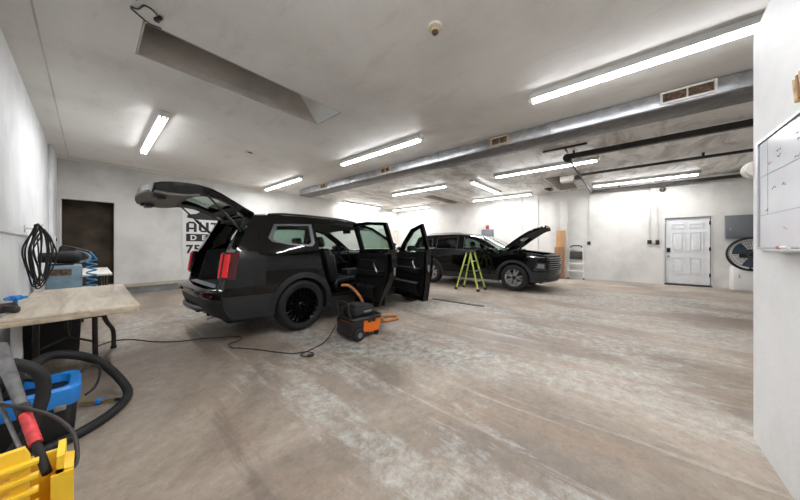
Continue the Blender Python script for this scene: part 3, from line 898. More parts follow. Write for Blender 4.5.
A.rwin = [(.40, 1.575), (.40, 1.19), (1.12, 1.16), (1.09, 1.60), (.75, 1.602)]
A.fwin = [(1.31, 1.585), (1.34, 1.16), (2.12, 1.155), (1.95, 1.30), (1.57, 1.515)]
A.rhinge, A.fhinge, A.open_doors = 1.19, 2.27, (86, 72)
A.mirror = (2.10, 1.17); A.hz = 1.0
A.wsb = .18; A.open_rear = True
A.open_w = lambda z: .60 if z > 1.2 else .66-.02*(z-.7)
A.paint, A.clad, A.surround, A.rearglass, A.handle, A.railm = M['paint'], M['clad'], M['darksatin'], M['glass'], M['paint'], M['black']
A.rim, A.spoke, A.style, A.chromedoors, A.sillchrome = M['rimblack'], M['rimblack'], 'ten', False, False
A.seat1, A.seat2, A.rail = 1.10, .24, (-.35, 1.25)
suv = thing('sport_utility_vehicle', 'black SUV with its tailgate raised and both near side doors open', 'car', (1.99, 4.57, 0))
make_car(A, suv)

# rear bumper
m = MB()
def bump_rows(spec, n=20):
    rows = []
    for (x, z, b, k) in spec:
        h = A.hw(x+.08, z)*k*1.015; x -= .045; rows.append([(x+b*(1-abs(-1+2*i/n)**2.6)+(.10*abs(-1+2*i/n)**8), h*(-1+2*i/n), z) for i in range(n+1)])
    return rows
m.grid(bump_rows([(-.93, .72, -.04, 1.), (-.99, .705, -.06, 1.), (-1.02, .68, -.06, 1.), (-1.025, .62, -.05, 1.), (-1.0, .585, -.05, 1.)]), (.03, 0, 0))
bp_ = m.build('rear_bumper', M['paint'], suv)
m = MB(); m.grid(bump_rows([(-1.0, .60, -.05, 1.004), (-1.0, .52, -.05, 1.004), (-.97, .44, -.05, 1.), (-.93, .36, -.03, .99), (-.86, .31, 0, .97), (-.75, .30, 0, .95)]), (.03, 0, 0))
ang = math.degrees(math.asin((.62-A.rt)/.42))
for side in (-1, 1):
    m.panel([(-.95, .62), (-.95, .46), (-.85, .33), (-.44, .31)]+arc(.06, A.rt, .42, 188, 180-ang, 8), [], A.S(side, -.008), A.S(side, .03), .1)
m.build('lower_bumper', M['clad'], bp_)
m = MB(); m.grid(bump_rows([(-.985, .475, -.08, .66), (-1.0, .455, -.09, .68), (-1.0, .42, -.09, .7), (-.96, .40, -.06, .66)]), (.02, 0, 0)); m.build('skid_plate', M['darksatin'], bp_)
for side in (-1, 1):
    m = MB(); m.tube([(-.80, side*.50, .36), (-.97, side*.50, .355), (-1.015, side*.50, .35)], .045, 14, 3); m.tube([(-1.01, side*.50, .35), (-1.03, side*.50, .35)], .05, 16, 0); m.build('exhaust_tip', M['chrome'], bp_)
    m = MB(); m.grid([[(-1.067+.10*abs(v)**8-.055*(1-abs(v)**2.6)-.012, side*v*.89, z) for v in (.40, .5, .6, .7, .8, .88)] for z in (.655, .625)], (.02, 0, 0)); m.build('bumper_reflector', M['redlens'], bp_)
m = MB(); m.bx(-1.03, -.9, -.05, .05, .33, .39, .01); m.build('tow_hitch', M['black'], bp_)
m = MB(); m.grid([[(-1.015, -.6+.2*k, .712+.0*k) for k in range(7)], [(-.90, -.6+.2*k, .735) for k in range(7)]], (0, 0, -.01)); m.build('sill_plate', M['satin'], suv)
# tail lamps
for side in (-1, 1):
    def plan(z):
        lean = (z-.85)*.14
        return [(-.955+lean, .69), (-.962+lean, .74), (-.955+lean, .80), (-.915+lean, .86), (-.855+lean, .905)]
    m = MB(); m.grid([[(p[0], side*(p[1]+.012), z) for p in smooth_path([(a, b, 0) for a, b in plan(z)], 3)] for z in (.84, .86, 1.0, 1.14, 1.17)], (.03, 0, 0))
    tl = m.build('tail_lamp', M['redlens'], suv)
    for lo_, hi_ in ((.14, .36), (.60, .76)):
        m = MB(); rows = []
        for z in (.865, 1.0, 1.15):
            q = smooth_path([(a, b, 0) for a, b in plan(z)], 6); n = len(q)-1
            rows.append([(q[i].x-.014, side*(q[i].y+.024), z) for i in range(int(lo_*n), int(hi_*n)+1)])
        m.grid(rows, (.02, 0, 0)); m.build('lamp_bar', M['redbright'], tl)
# cargo area
m = MB(); m.bx(-.92, .25, -.60, .60, .66, .715); m.build('cargo_floor', M['carpet'], suv)
for side in (-1, 1):
    m = MB(); m.panel([(-.88, .70), (.20, .70), (.20, 1.22), (-.30, 1.24), (-.74, 1.18)], [], lambda x, z: (x, side*.64, z), lambda x, z: (x, side*(.56 if z < 1.0 else .62), z), .12)
    m.build('cargo_side_trim', M['interior'], suv)
    m = MB(); m.panel([(-.56, 1.62), (-.74, 1.22), (-.62, 1.20), (-.44, 1.30), (-.34, 1.58)], [], lambda x, z: (x, side*(A.hw(x, z)-.05), z), lambda x, z: (x, side*(A.hw(x, z)-.075), z), .1)
    m.build('pillar_trim', M['trimgrey'], suv)
# hood and front end
rows = [A.cross(x, z, .16*(1-k/4)+.0, .05, k=.985) for k, (x, z) in enumerate([(3.66, .99), (3.3, 1.06), (2.95, 1.105), (2.62, 1.13)])]
m = MB(); m.grid(rows, (0, 0, -.03)); m.build('hood', M['paint'], suv)
rows = [A.cross(x, z, b, 0) for (x, z, b) in ((3.66, .99, .16), (3.74, .86, .16), (3.76, .66, .16), (3.76, .5, .14), (3.68, .34, .1))]
m = MB(); m.grid(rows, (-.03, 0, 0)); m.build('front_bumper', M['paint'], suv)
# raised tailgate: outer and inner skins swept across the car
out = [(-.575, 1.70), (-.70, 1.80), (-.85, 1.885), (-1.02, 1.945), (-1.17, 1.97), (-1.33, 1.965), (-1.46, 1.955), (-1.54, 1.935)]
inn = [(-.60, 1.655), (-.72, 1.745), (-.87, 1.825), (-1.01, 1.855), (-1.13, 1.85), (-1.28, 1.82), (-1.44, 1.825), (-1.555, 1.845)]
def curve_at(c, u):
    t = max(0, min(.99999, u))*(len(c)-1); i = int(t); f = t-i
    return c[i][0]+(c[i+1][0]-c[i][0])*f, c[i][1]+(c[i+1][1]-c[i][1])*f
def ghw(u): return .60+.14*min(1, u/.45)-.07*max(0, (u-.7)/.3)**2
def gmap(c, dz=0., k=1., tail=.07):
    def f(u, v):
        x, z = curve_at(c, u); bow = 1-v*v
        return (x-tail*bow*(u-.2)*1.2, v*ghw(u)*k, z+dz+.05*bow*(1-.6*u))
    return f
def rr2(u0, u1, v0, v1, r=.06, q=.2):
    return [(u0, v0+q), (u0+r*.3, v0+q*.3), (u0+r, v0), (u1-r, v0), (u1-r*.3, v0+q*.3), (u1, v0+q), (u1, v1-q), (u1-r*.3, v1-q*.3), (u1-r, v1), (u0+r, v1), (u0+r*.3, v1-q*.3), (u0, v1-q)]
gw = rr2(.10, .56, -.82, .82)
m = MB(); m.panel([(0, -1), (1, -1), (1, 1), (0, 1)], [gw], gmap(out), gmap(out, -.02), .09)
tg = m.build('tailgate', M['paint'], suv)
gi = rr2(.12, .54, -.76, .76)
m = MB(); m.panel([(0.02, -.97), (.58, -.97), (.58, .97), (0.02, .97)], [gi], gmap(inn), gmap(inn, .02), .09); m.build('window_frame', M['black'], tg)
m = MB(); m.panel([(.58, -.985), (.97, -.985), (1., -.9), (1., .9), (.97, .985), (.58, .985)], [], gmap(inn, -.004), gmap(inn, .02), .09); m.build('inner_panel', M['trimgrey'], tg)
m = MB()
for s in (-1, 1):
    m.panel([(0, -.05), (1, -.05), (1, 1.05), (0, 1.05)], [], lambda u, w, s=s: tuple(Vector(gmap(out)(u, s)).lerp(Vector(gmap(inn)(u, s*.97)), w)), lambda u, w, s=s: tuple(Vector(gmap(out)(u, s*.985)).lerp(Vector(gmap(inn)(u, s*.955)), w)), .12)
m.panel([(-1, 0), (1, 0), (1, 1), (-1, 1)], [], lambda v, w: tuple(Vector(gmap(out)(1, v)).lerp(Vector(gmap(inn)(1, v)), w)), lambda v, w: tuple(Vector(gmap(out)(.98, v)).lerp(Vector(gmap(inn)(.98, v)), w)), .1)
m.build('edge_skin', M['paint'], tg)
m = MB(); m.panel(gw, [], gmap(out, -.012), gmap(out, -.017), .1); m.build('rear_window', M['glass'], tg)
m = MB(); m.grid([[(-.50, .62*v, 1.715+.045*(1-v*v)) for v in (-1, -.5, 0, .5, 1)], [(-.62, .62*v, 1.775+.045*(1-v*v)) for v in (-1, -.5, 0, .5, 1)], [(-.76, .61*v, 1.86+.045*(1-v*v)) for v in (-1, -.5, 0, .5, 1)]], (0, 0, -.025)); m.build('spoiler', M['paint'], tg)
for s in (-1, 1):
    m = MB(); m.box((-.60, s*.45, 1.69), (.12, .05, .05), (0, R(35), 0), .01); m.box((-.62, s*.3, 1.80), (.05, .06, .06), (0, R(35), 0), .01); m.build('hinge', M['satin'], tg)
    m = MB(); m.box((-1.46, s*.45, 1.80), (.09, .22, .03), (0, R(-6), 0), .012); m.build('grab_recess', M['black'], tg)
    m = MB()
    for k in range(2): m.box((-1.52, s*(.50+.07*k), 1.845), (.04, .035, .07), (0, R(-10), 0), .006)
    m.build('lamp_socket', M['black'], tg)
    m = MB(); a = Vector((-.70, s*.68, 1.47)); b = Vector((-1.06, s*.715, 1.86)); c = a.lerp(b, .5)
    m.cyl(a, c, .02, 10); m.cyl(c, b, .012, 10); m.lathe([(0, -.018), (.016, 0), (0, .018)], a, 'z', 10); m.lathe([(0, -.018), (.016, 0), (0, .018)], b, 'z', 10)
    m.build('gas_strut', M['black'], suv)
m = MB(); m.bx(-1.60, -1.585, -.25, .25, 1.87, 1.91); m.build('plate_recess', M['black'], tg)

# ---- the second SUV, hood up, nose to the right
B = Car(); B.ax = 0.; B.railh = .05
B.W, B.xa, B.ra, B.rear, B.xf, B.rf, B.front = .945, -.3, .14, -.98, 3.0, .27, 3.70
B.belt, B.tum, B.crease = 1.15, .34, .92
B.rt, B.rr, B.wb = .37, .25, 2.73
B.arch = (.425, .43)
B.bz, B.sz, B.fz, B.low = .58, .42, .55, .235
B.nose = [(3.54, .80), (3.48, 1.0)]
B.hoodline = [(3.3, 1.045), (2.8, 1.10), (2.42, 1.14)]
B.apillar = [(2.32, 1.155), (1.95, 1.375), (1.62, 1.525)]
B.roofline = [(1.2, 1.60), (.7, 1.635), (.0, 1.63), (-.4, 1.60)]
B.dpillar = [(-.66, 1.56), (-.80, 1.2), (-.90, .95), (-.93, .58)]
B.qwin = [(-.42, 1.47), (.0, 1.515), (.06, 1.19), (-.2, 1.20), (-.50, 1.27)]
B.rdoor = [(.13, 1.56), (.13, 1.15), (.22, .9), (.44, .62), (.46, .44), (1.08, .44), (1.12, 1.0), (1.06, 1.59), (.6, 1.575)]
B.fdoor = [(1.12, 1.575), (1.17, 1.0), (1.13, .44), (2.17, .44), (2.22, .9), (2.20, 1.12), (1.92, 1.325), (1.58, 1.48)]
B.rdoor_open, B.fdoor_open = B.rdoor, B.fdoor
B.rwin = [(.20, 1.525), (.21, 1.17), (.99, 1.155), (.96, 1.545), (.6, 1.54)]
B.fwin = [(1.20, 1.535), (1.23, 1.155), (2.06, 1.15), (1.86, 1.29), (1.54, 1.435)]
B.rhinge, B.fhinge, B.open_doors = 1.1, 2.2, (0, 0)
B.mirror = (2.02, 1.15); B.hz = 1.01
B.wsb = .16; B.open_rear = False; B.open_w = None
B.paint, B.clad, B.surround, B.rearglass, B.handle, B.railm = M['paintB'], M['clad'], M['black'], M['glassdark'], M['paintB'], M['satin']
B.rim, B.spoke, B.style, B.chromedoors, B.sillchrome = M['rimdark'], M['rimsilver'], 'five', False, True
B.seat1, B.seat2, B.rail = 1.34, .38, (-.3, 1.15)
truck = thing('sport_utility_vehicle', 'black SUV with its hood up, parked along the right wall behind the green ladder', 'car', (8.55, 5.11, 0), -PI/2)
make_car(B, truck)
# nose: fascia, grille, lamps, engine bay
rows = [B.cross(x, z, b, 0, 20) for (x, z, b) in ((3.48, 1.0, .13), (3.53, .93, .14), (3.545, .80, .15), (3.545, .55, .15), (3.53, .44, .14))]
m = MB(); m.grid(rows, (-.03, 0, 0)); fb = m.build('front_bumper', M['paintB'], truck)
rows = [B.cross(x, z, b, 0, 20, 1.005) for (x, z, b) in ((3.54, .46, .15), (3.56, .40, .15), (3.51, .30, .14), (3.38, .25, .10))]
m = MB(); m.grid(rows, (-.03, 0, 0))
for side in (-1, 1):
    a2 = math.degrees(math.asin((.55-B.rt)/.425))
    m.panel(arc(B.wb, B.rt, .425, a2, -14, 8)+[(3.35, .27), (3.53, .36), (3.53, .55)], [], B.S(side, -.006), B.S(side, .03), .1)
m.build('lower_bumper', B.clad, fb)
m = MB(); rows = [[(3.52+.15*(1-v*v)-.05, v*.6, z) for v in (-1, -.6, -.2, .2, .6, 1)] for z in (.29, .27)]; m.grid(rows, (.03, 0, 0)); m.build('skid_plate', M['satin'], fb)
def gface(v, z, o=0.):
    x = 3.497+.05*min(1, (1.0-z)/.12)
    return (x+.145*(1-v*v)+.012+o, v*.74, z)
m = MB(); m.panel([(-.92, .60), (.92, .60), (1.0, .95), (.9, .985), (-.9, .985), (-1.0, .95)], [], lambda v, z: gface(v, z), lambda v, z: gface(v, z, -.02), .1)
gr = m.build('grille', M['matteblack'], truck)
for k in range(6):
    z = .63+k*.058; m = MB(); m.grid([[gface(v/8*.95, z+dz, .012) for v in range(-8, 9)] for dz in (0, .014)], (-.012, 0, 0)); m.build('grille_bar', M['satin'], gr)
m = MB(); m.box((3.70, 0, .80), (.02, .16, .055), bevel=.008); m.build('badge', M['satin'], gr)
for side in (-1, 1):
    f_ = lambda x, z, o=0: (x, side*(B.hw(x, z)+.006+o), z)
    m = MB(); m.panel([(3.24, .62), (3.51, .60), (3.515, .80), (3.33, .82)], [], lambda x, z: f_(x, z), lambda x, z: f_(x, z, -.03), .08); hl = m.build('headlamp', M['black'], truck)
    m = MB(); m.panel([(3.31, .67), (3.48, .66), (3.48, .77), (3.35, .78)], [], lambda x, z: f_(x, z, .006), lambda x, z: f_(x, z, -.01), .06); m.build('lamp_lens', M['clearlens'], hl)
    m = MB(); m.panel([(3.10, .955), (3.49, .935), (3.49, .955), (3.12, .985)], [], lambda x, z: f_(x, z, .004), lambda x, z: f_(x, z, -.01), .08); m.build('running_lamp', M['clearlens'], truck)
m = MB(); m.box((3.05, 0, .88), (.6, .7, .12), bevel=.04); m.box((2.95, .52, .90), (.25, .3, .14), bevel=.03); m.box((3.1, -.55, .90), (.3, .25, .12), bevel=.03)
m.tube([(2.8, -.5, .93), (2.9, -.2, 1.0), (3.2, .1, .96), (3.3, .5, .92)], .03, 8); m.build('engine_cover', M['black'], truck)
for side in (-1, 1):
    m = MB(); m.grid([[(x, side*(B.hw(x, z)-.0), z), (x, side*(B.hw(x, z)-.13), z-.012), (x, side*(B.hw(x, z)-.15), z-.12)] for x, z in ((2.42, 1.14), (2.8, 1.10), (3.3, 1.045), (3.47, 1.0))], (0, 0, -.01)); m.build('fender_top', M['paintB'], truck)
m = MB(); m.grid([B.cross(3.47, .995, .13, .01, k=.99), B.cross(3.34, 1.0, .10, .01, k=.95)], (0, 0, -.05)); m.build('radiator_cover', M['black'], truck)
hinge_p = Vector((2.42, 0, 1.15)); ca, sa = math.cos(R(34)), math.sin(R(34))
def hood_pt(d, v, dz):
    w = .80-.02*d-.12*max(0, (d-.7)/.4)**2
    p = Vector((d+.10*(1-v*v)*(.4+.6*d), 0, .045*(1-abs(v)**3)+.05*math.sin(min(1, d/1.1)*PI)*.6-.06*max(0, (d-.85)/.25)**2+dz))
    return (hinge_p.x+p.x*ca-p.z*sa, v*w, hinge_p.z+p.x*sa+p.z*ca)
m = MB(); m.panel([(0, -1), (1.08, -1), (1.08, 1), (0, 1)], [], lambda d, v: hood_pt(d, v, .035), lambda d, v: hood_pt(d, v, 0), .11); hd = m.build('hood', M['paintB'], truck)
m = MB(); m.panel([(.12, -.86), (.98, -.80), (.98, .80), (.12, .86)], [[(.25, -.7), (.5, -.7), (.5, .7), (.25, .7)]], lambda d, v: hood_pt(d, v, -.003), lambda d, v: hood_pt(d, v, -.045), .12); m.build('hood_liner', M['matteblack'], hd)
m = MB(); a = Vector((2.75, -.66, 1.08)); b = Vector(hood_pt(.72, -.82, -.02)); m.cyl(a, b, .009, 8); m.cyl(a, a.lerp(b, .5), .014, 8); m.build('gas_strut', M['black'], truck)
# inward-open far hatch end is hidden; tail lamps wrap the corner
for side in (-1, 1):
    m = MB(); m.panel([(-.90, .93), (-.62, 1.02), (-.64, 1.09), (-.86, 1.06)], [], B.S(side, -.006), B.S(side, .03), .08); m.build('tail_lamp', M['redlens'], truck)
rows = [B.cross(x, z, -.10, 0, k=1.) for (x, z) in ((-.90, .62), (-.95, .56), (-.95, .42), (-.86, .3), (-.7, .28))]
m = MB(); m.grid(rows, (.02, 0, 0))
for side in (-1, 1):
    a2 = math.degrees(math.asin((.58-B.rt)/.42))
    m.panel([(-.90, .60), (-.92, .45), (-.82, .31), (-.48, .29)]+arc(0, B.rt, .42, 190, 180-a2, 8), [], B.S(side, -.006), B.S(side, .03), .1)
m.build('rear_bumper', B.clad, truck)
m = MB(); m.panel([(-.66, -.80), (-.36, -.9), (-.36, .9), (-.66, .8)], [], lambda x, v: (x-.10*(1-v*v), v*.66, 1.58+.05*(1-v*v)), lambda x, v: (x-.10*(1-v*v), v*.66, 1.555+.05*(1-v*v)), .12); m.build('spoiler', M['paintB'], truck)
# ------------------------------------------------------------------ things on the back and right walls
# lettered sign
sg = thing('wall_sign', 'white wall sign lettered AUTO above a black bar, behind the raised tailgate', 'sign', (1.88, YA, .53))
m = MB(); m.bx(0, 2.3, -.015, -.001, 0, 2.08, .003); m.build('board', M['signwhite'], sg)
def strokes(polys, name, holes=None):
    m = MB()
    for i, p in enumerate(polys): m.prism(p, 'y', -.021, -.0152, (holes or {}).get(i, ()))
    return m.build(name, M['signblack'], sg)
def letters_auto(x, z, w, h, t, gap):
    P = []; Hh = {}
    c = .07
    P.append([(x, z), (x+t, z), (x+t, z+h*.25), (x+w-t, z+h*.25), (x+w-t, z), (x+w, z), (x+w, z+h-c), (x+w-c, z+h), (x+c, z+h), (x, z+h-c)]); Hh[0] = [[(x+t, z+h*.25+t*.8), (x+w-t, z+h*.25+t*.8), (x+w-t, z+h-t*.8), (x+t, z+h-t*.8)]]
    x += w+gap
    P.append([(x+c, z), (x+w-c, z), (x+w, z+c), (x+w, z+h), (x+w-t, z+h), (x+w-t, z+t*.8), (x+t, z+t*.8), (x+t, z+h), (x, z+h), (x, z+c)])
    x += w+gap
    P.append([(x+w/2-t/2, z), (x+w/2+t/2, z), (x+w/2+t/2, z+h-t*.8), (x+w, z+h-t*.8), (x+w, z+h), (x, z+h), (x, z+h-t*.8), (x+w/2-t/2, z+h-t*.8)])
    x += w+gap
    P.append([(x+c, z), (x+w-c, z), (x+w, z+c), (x+w, z+h-c), (x+w-c, z+h), (x+c, z+h), (x, z+h-c), (x, z+c)]); Hh[3] = [[(x+t, z+t*.8), (x+w-t, z+t*.8), (x+w-t, z+h-t*.8), (x+t, z+h-t*.8)]]
    return P, Hh
P, Hh = letters_auto(.10, 1.17, .27, .33, .075, .055)
strokes(P, 'lettering', Hh)
strokes([[(.10, .87), (1.36, .87), (1.36, 1.11), (.10, 1.11)]], 'bar')
strokes([[(.12, 1.62), (.42, 1.58), (.95, 1.58), (1.2, 1.62), (1.2, 1.70), (1.0, 1.74), (.8, 1.86), (.5, 1.87), (.36, 1.76), (.14, 1.72)]], 'car_outline')
def text(name, s, size, loc, m, parent, rot=(PI/2, 0, 0), ext=.002, off=.006, sp=1.):
    cu = bpy.data.curves.new(name, 'FONT'); cu.body = s; cu.size = size; cu.extrude = ext; cu.offset = off; cu.space_character = sp
    tmp = bpy.data.objects.new('tmp', cu); COL.objects.link(tmp); bpy.context.view_layer.update()
    me = bpy.data.meshes.new_from_object(tmp.evaluated_get(bpy.context.evaluated_depsgraph_get())); bpy.data.objects.remove(tmp); me.name = name
    me.materials.clear(); me.materials.append(m)
    o = bpy.data.objects.new(name, me); COL.objects.link(o); o.parent = parent; o.location = loc; o.rotation_euler = rot
    return o
text('bar_lettering', 'D E T', .22, (.20, -.024, .915), M['signwhite'], sg, sp=1.35)
text('number_lettering', '75', .36, (.09, -.019, .50), M['signblack'], sg, off=.012, sp=1.1)
m = MB(); m.bx(.1, .11, -.019, -.0152, 0.0, .3); m.build('pinstripe', M['ink'], sg) if False else None

# grey box with red alarm
b = thing('alarm_box', 'grey wall box with a small red alarm on top, above the second SUV', 'alarm', (X1, 4.97, 1.53))
m = MB(); m.bx(-.09, -.001, -.28, .28, 0, .50, .012); m.build('cabinet', M['grey_panel'], b)
m = MB(); m.bx(-.07, -.001, -.07, .07, .52, .68, .01); m.build('alarm_body', M['redalarm'], b)
m = MB(); m.bx(-.08, -.001, -.08, .08, .69, .86, .03); m.lathe([(0, -.02), (.05, 0), (.0, .05)], (-.08, 0, .78), 'x', 16); m.build('strobe', M['offwhite'], b)

def conduit(y, z0, z1, lab, boxes, group='wall conduits', xs=X1, r=.014):
    t = thing('conduit_pipe', lab, 'conduit', (xs, y, z0), 0, group)
    m = MB(); m.cyl((-.03, 0, 0), (-.03, 0, z1-z0), r, 10); m.build('pipe', M['conduit'], t)
    for z in (.3, .6, .9):
        zz = (z1-z0)*z; m = MB(); m.bx(-.05, -.001, -.03, .03, zz-.012, zz+.012, .003); m.build('pipe_clip', M['conduit'], t)
    for (dy, w, h) in boxes:
        m = MB(); m.bx(-.06, -.001, dy-w/2, dy+w/2, -h, 0, .006); bo = m.build('outlet_box', M['darkmetal'], t)
        m = MB(); m.bx(-.066, -.06, dy-w*.3, dy+w*.3, -h*.8, -h*.2, .002); m.build('face_plate', M['black'], bo)
conduit(-.59, 1.45, 3.3, 'thin conduit with a dark outlet box, left of the pair beside the white door', [(0, .11, .13)])
conduit(-.78, 1.45, 3.28, 'thin conduit with a dark switch box, nearest the white door', [(0, .09, .15)])
conduit(1.07, 1.42, 3.3, 'thin conduit dropping to a small dark outlet right of the white step ladder', [(0, .1, .12)])
conduit(3.45, .6, 3.38, 'thin conduit rising behind the windscreen of the second SUV', [])
conduit(2.81, .6, 3.38, 'thin conduit rising behind the raised hood of the second SUV', [])
b = thing('conduit_bridge', 'short pale conduit joining the two boxes beside the white door', 'conduit', (X1, -.69, 1.36))
m = MB(); m.cyl((-.03, -.045, 0), (-.03, .045, 0), .012, 8); m.build('pipe', M['conduit'], b)
b = thing('heat_sensor', 'small dark round device high on the wall above the conduits', 'sensor', (X1, -.905, 3.1))
m = MB(); m.lathe([(0, -.05), (.05, -.048), (.075, -.03), (.08, 0)], (0, 0, 0), 'x', 22); m.build('body', M['darkmetal'], b)
m = MB(); m.lathe([(0, -.062), (.03, -.058), (.034, -.045)], (0, 0, 0), 'x', 16); m.build('lens', M['beigedark'], b)

b = thing('electrical_panel', 'flat grey electrical panel on the wall right of the white door', 'electrical panel', (X1, -2.5, 1.47))
m = MB(); m.bx(-.10, -.001, -.29, .29, 0, .67, .006); m.build('cabinet', M['grey_panel'], b)
m = MB(); m.bx(-.112, -.1, -.265, .265, .025, .645, .004); m.build('panel_door', M['grey_panel'], b)
m = MB(); m.bx(-.125, -.112, .18, .22, .22, .30, .004); m.build('latch', M['satin'], b)
b = thing('utility_cabinet', 'low white box cabinet under the fan right of the white door', 'cabinet', (12.02, -2.72, 0))
m = MB(); m.bx(-.17, .178, -.42, .42, 0, .66, .01); m.build('body', M['white'], b)
m = MB(); m.bx(-.18, -.17, -.40, .40, .02, .64, .004); m.build('door', M['white'], b)
m = MB(); m.bx(-.192, -.18, .30, .32, .35, .45, .003); m.build('handle', M['satin'], b)

fan = thing('caged_fan', 'large round black caged fan with blue blades, beside the white door', 'fan', (11.68, -2.60, 1.03))
Rf = .45
m = MB()
for x in (-.11, .11):
    for r_ in ((Rf-.03,) if x < 0 else (Rf-.03,)):
        m.tube([(x*.6, r_*math.cos(2*PI*k/36), r_*math.sin(2*PI*k/36)) for k in range(36)], .009, 6, 1, closed=True)
for r_ in (.12, .2, .28, .36):
    for s in (-1, 1): m.tube([(s*(.13-.13*(r_/Rf)**3), r_*math.cos(2*PI*k/36), r_*math.sin(2*PI*k/36)) for k in range(36)], .003, 5, 1, closed=True)
for k in range(40):
    a = 2*PI*k/40
    for s in (-1, 1): m.tube([(s*(.13-.13*(r_/Rf)**3), r_*math.cos(a), r_*math.sin(a)) for r_ in (.08, .2, .3, .4, Rf-.02)], .0026, 5, 0)
m.build('cage', M['black'], fan)
m = MB(); m.tube([(0, Rf*math.cos(2*PI*k/40), Rf*math.sin(2*PI*k/40)) for k in range(40)], .02, 8, 1, closed=True); m.build('rim_band', M['black'], fan)
for k in range(3):
    a0 = 2*PI*k/3+.5; rows = []
    for r_ in (.06, .16, .27, .36):
        rows.append([(.05*(f-.5)*1.6, r_*math.cos(a0+(f-.5)*(1.0+.2*r_)), r_*math.sin(a0+(f-.5)*(1.0+.2*r_))) for f in (0, .25, .5, .75, 1)])
    m = MB(); m.grid(rows, (.005, 0, 0)); m.build('blade', M['fanblade'], fan)
m = MB(); m.cyl((-.09, 0, 0), (.16, 0, 0), .075, 20); m.lathe([(0, -.12), (.05, -.115), (.07, -.09)], (0, 0, 0), 'x', 20); m.build('motor', M['black'], fan)
m = MB(); m.box((.32, 0, 0), (.38, .05, .05), bevel=.008); m.bx(.51, .518, -.12, .12, -.12, .12, .003); m.tube([(.2, 0, .0), (.2, .0, -.3), (.1, 0, -Rf)], .015, 8); m.build('bracket', M['black'], fan)

def plank(y0, y1, h, x, lab, mt, tilt):
    t = thing('wood_plank', lab, 'plank', (x, (y0+y1)/2, 0), 0, 'planks by the white pilaster')
    m = MB(); m.box((0, 0, h/2), (.03, y1-y0, h), (0, 0, 0), .004); p = m.build('board', mt, t); t.rotation_euler.y = tilt
plank(1.80, 2.10, 1.86, 11.78, 'taller pale pine plank leaning by the white pilaster', M['plank'], .09)
plank(1.83, 2.13, 1.21, 11.70, 'shorter brown plank in front of the taller pine plank', M['plankdark'], .07)

# white step ladder folded against the wall
ld = thing('step_ladder', 'white folded step ladder with dark platform leaning on the right wall', 'ladder', (11.93, 1.46, 0)); ld.rotation_euler.y = .14
for s in (-1, 1):
    m = MB(); m.tube([(0, s*.26, .03), (0, s*.235, .9), (0, s*.19, 1.22)], .017, 10, 4); m.build('rail', M['white'], ld)
    m = MB(); m.tube([(.06, s*.23, .03), (.05, s*.21, 1.0)], .012, 8, 0); m.build('rear_leg', M['white'], ld)
    for x in (0, .06):
        m = MB(); m.cyl((x, s*(.26 if not x else .23), 0), (x, s*(.26 if not x else .23), .05), .022, 10); m.build('foot', M['black'], ld)
m = MB(); m.tube([(0, -.19, 1.20), (0, -.12, 1.27), (0, .12, 1.27), (0, .19, 1.20)], .022, 10, 4); m.build('top_rail', M['black'], ld)
for z in (.30, .58):
    m = MB(); m.box((-.03, 0, z), (.10, .48, .03), bevel=.006); m.build('tread', M['white'], ld)
m = MB(); m.box((-.02, 0, .90), (.035, .40, .30), (0, 0, 0), .01); m.build('platform', M['darkmetal'], ld)

# green A-frame ladder in the middle
al = thing('step_ladder', 'lime green A-frame ladder standing open beside the second SUV', 'ladder', (7.12, 3.41, 0))
for s in (-1, 1):
    wt = .13; wb_ = .24
    for q in (-1, 1):
        m = MB(); a = Vector((s*wb_, q*.33, .03)); b = Vector((s*wt, q*.05, 1.08)); d = (b-a).normalized()
        m.box((a+b)/2, (.022, .045, (b-a).length), (math.atan2(-d.y, d.z), math.asin(d.x), 0), .006); m.build('rail', M['lime'], al)
        m = MB(); m.box((s*wb_, q*.335, .035), (.05, .08, .07), bevel=.012); m.build('foot', M['black'], al)
for z in (.28, .55, .82):
    f = z/1.08; y = -.33+.28*f; w = .24-.11*f
    m = MB(); m.box((0, y, z), (2*w, .07, .025), bevel=.005); m.build('rung', M['alu'], al)
m = MB(); m.cyl((-.21, .26, .28), (.21, .26, .28), .014, 8); m.build('rear_brace', M['alu'], al)
m = MB(); m.cyl((-.16, .14, .7), (.16, .14, .7), .012, 8); m.build('rear_brace', M['alu'], al)
for s in (-1, 1):
    m = MB(); m.cyl((s*.19, -.19, .56), (s*.19, .20, .50), .008, 8); m.build('spreader', M['black'], al)
    m = MB(); m.lathe([(0, -.025), (.05, -.025), (.05, .025), (0, .025)], (s*.13, 0, 1.06), 'x', 16); m.build('hinge', M['black'], al)
m = MB(); m.box((0, 0, 1.09), (.34, .14, .035), bevel=.01); m.build('top_cap', M['darkmetal'], al)

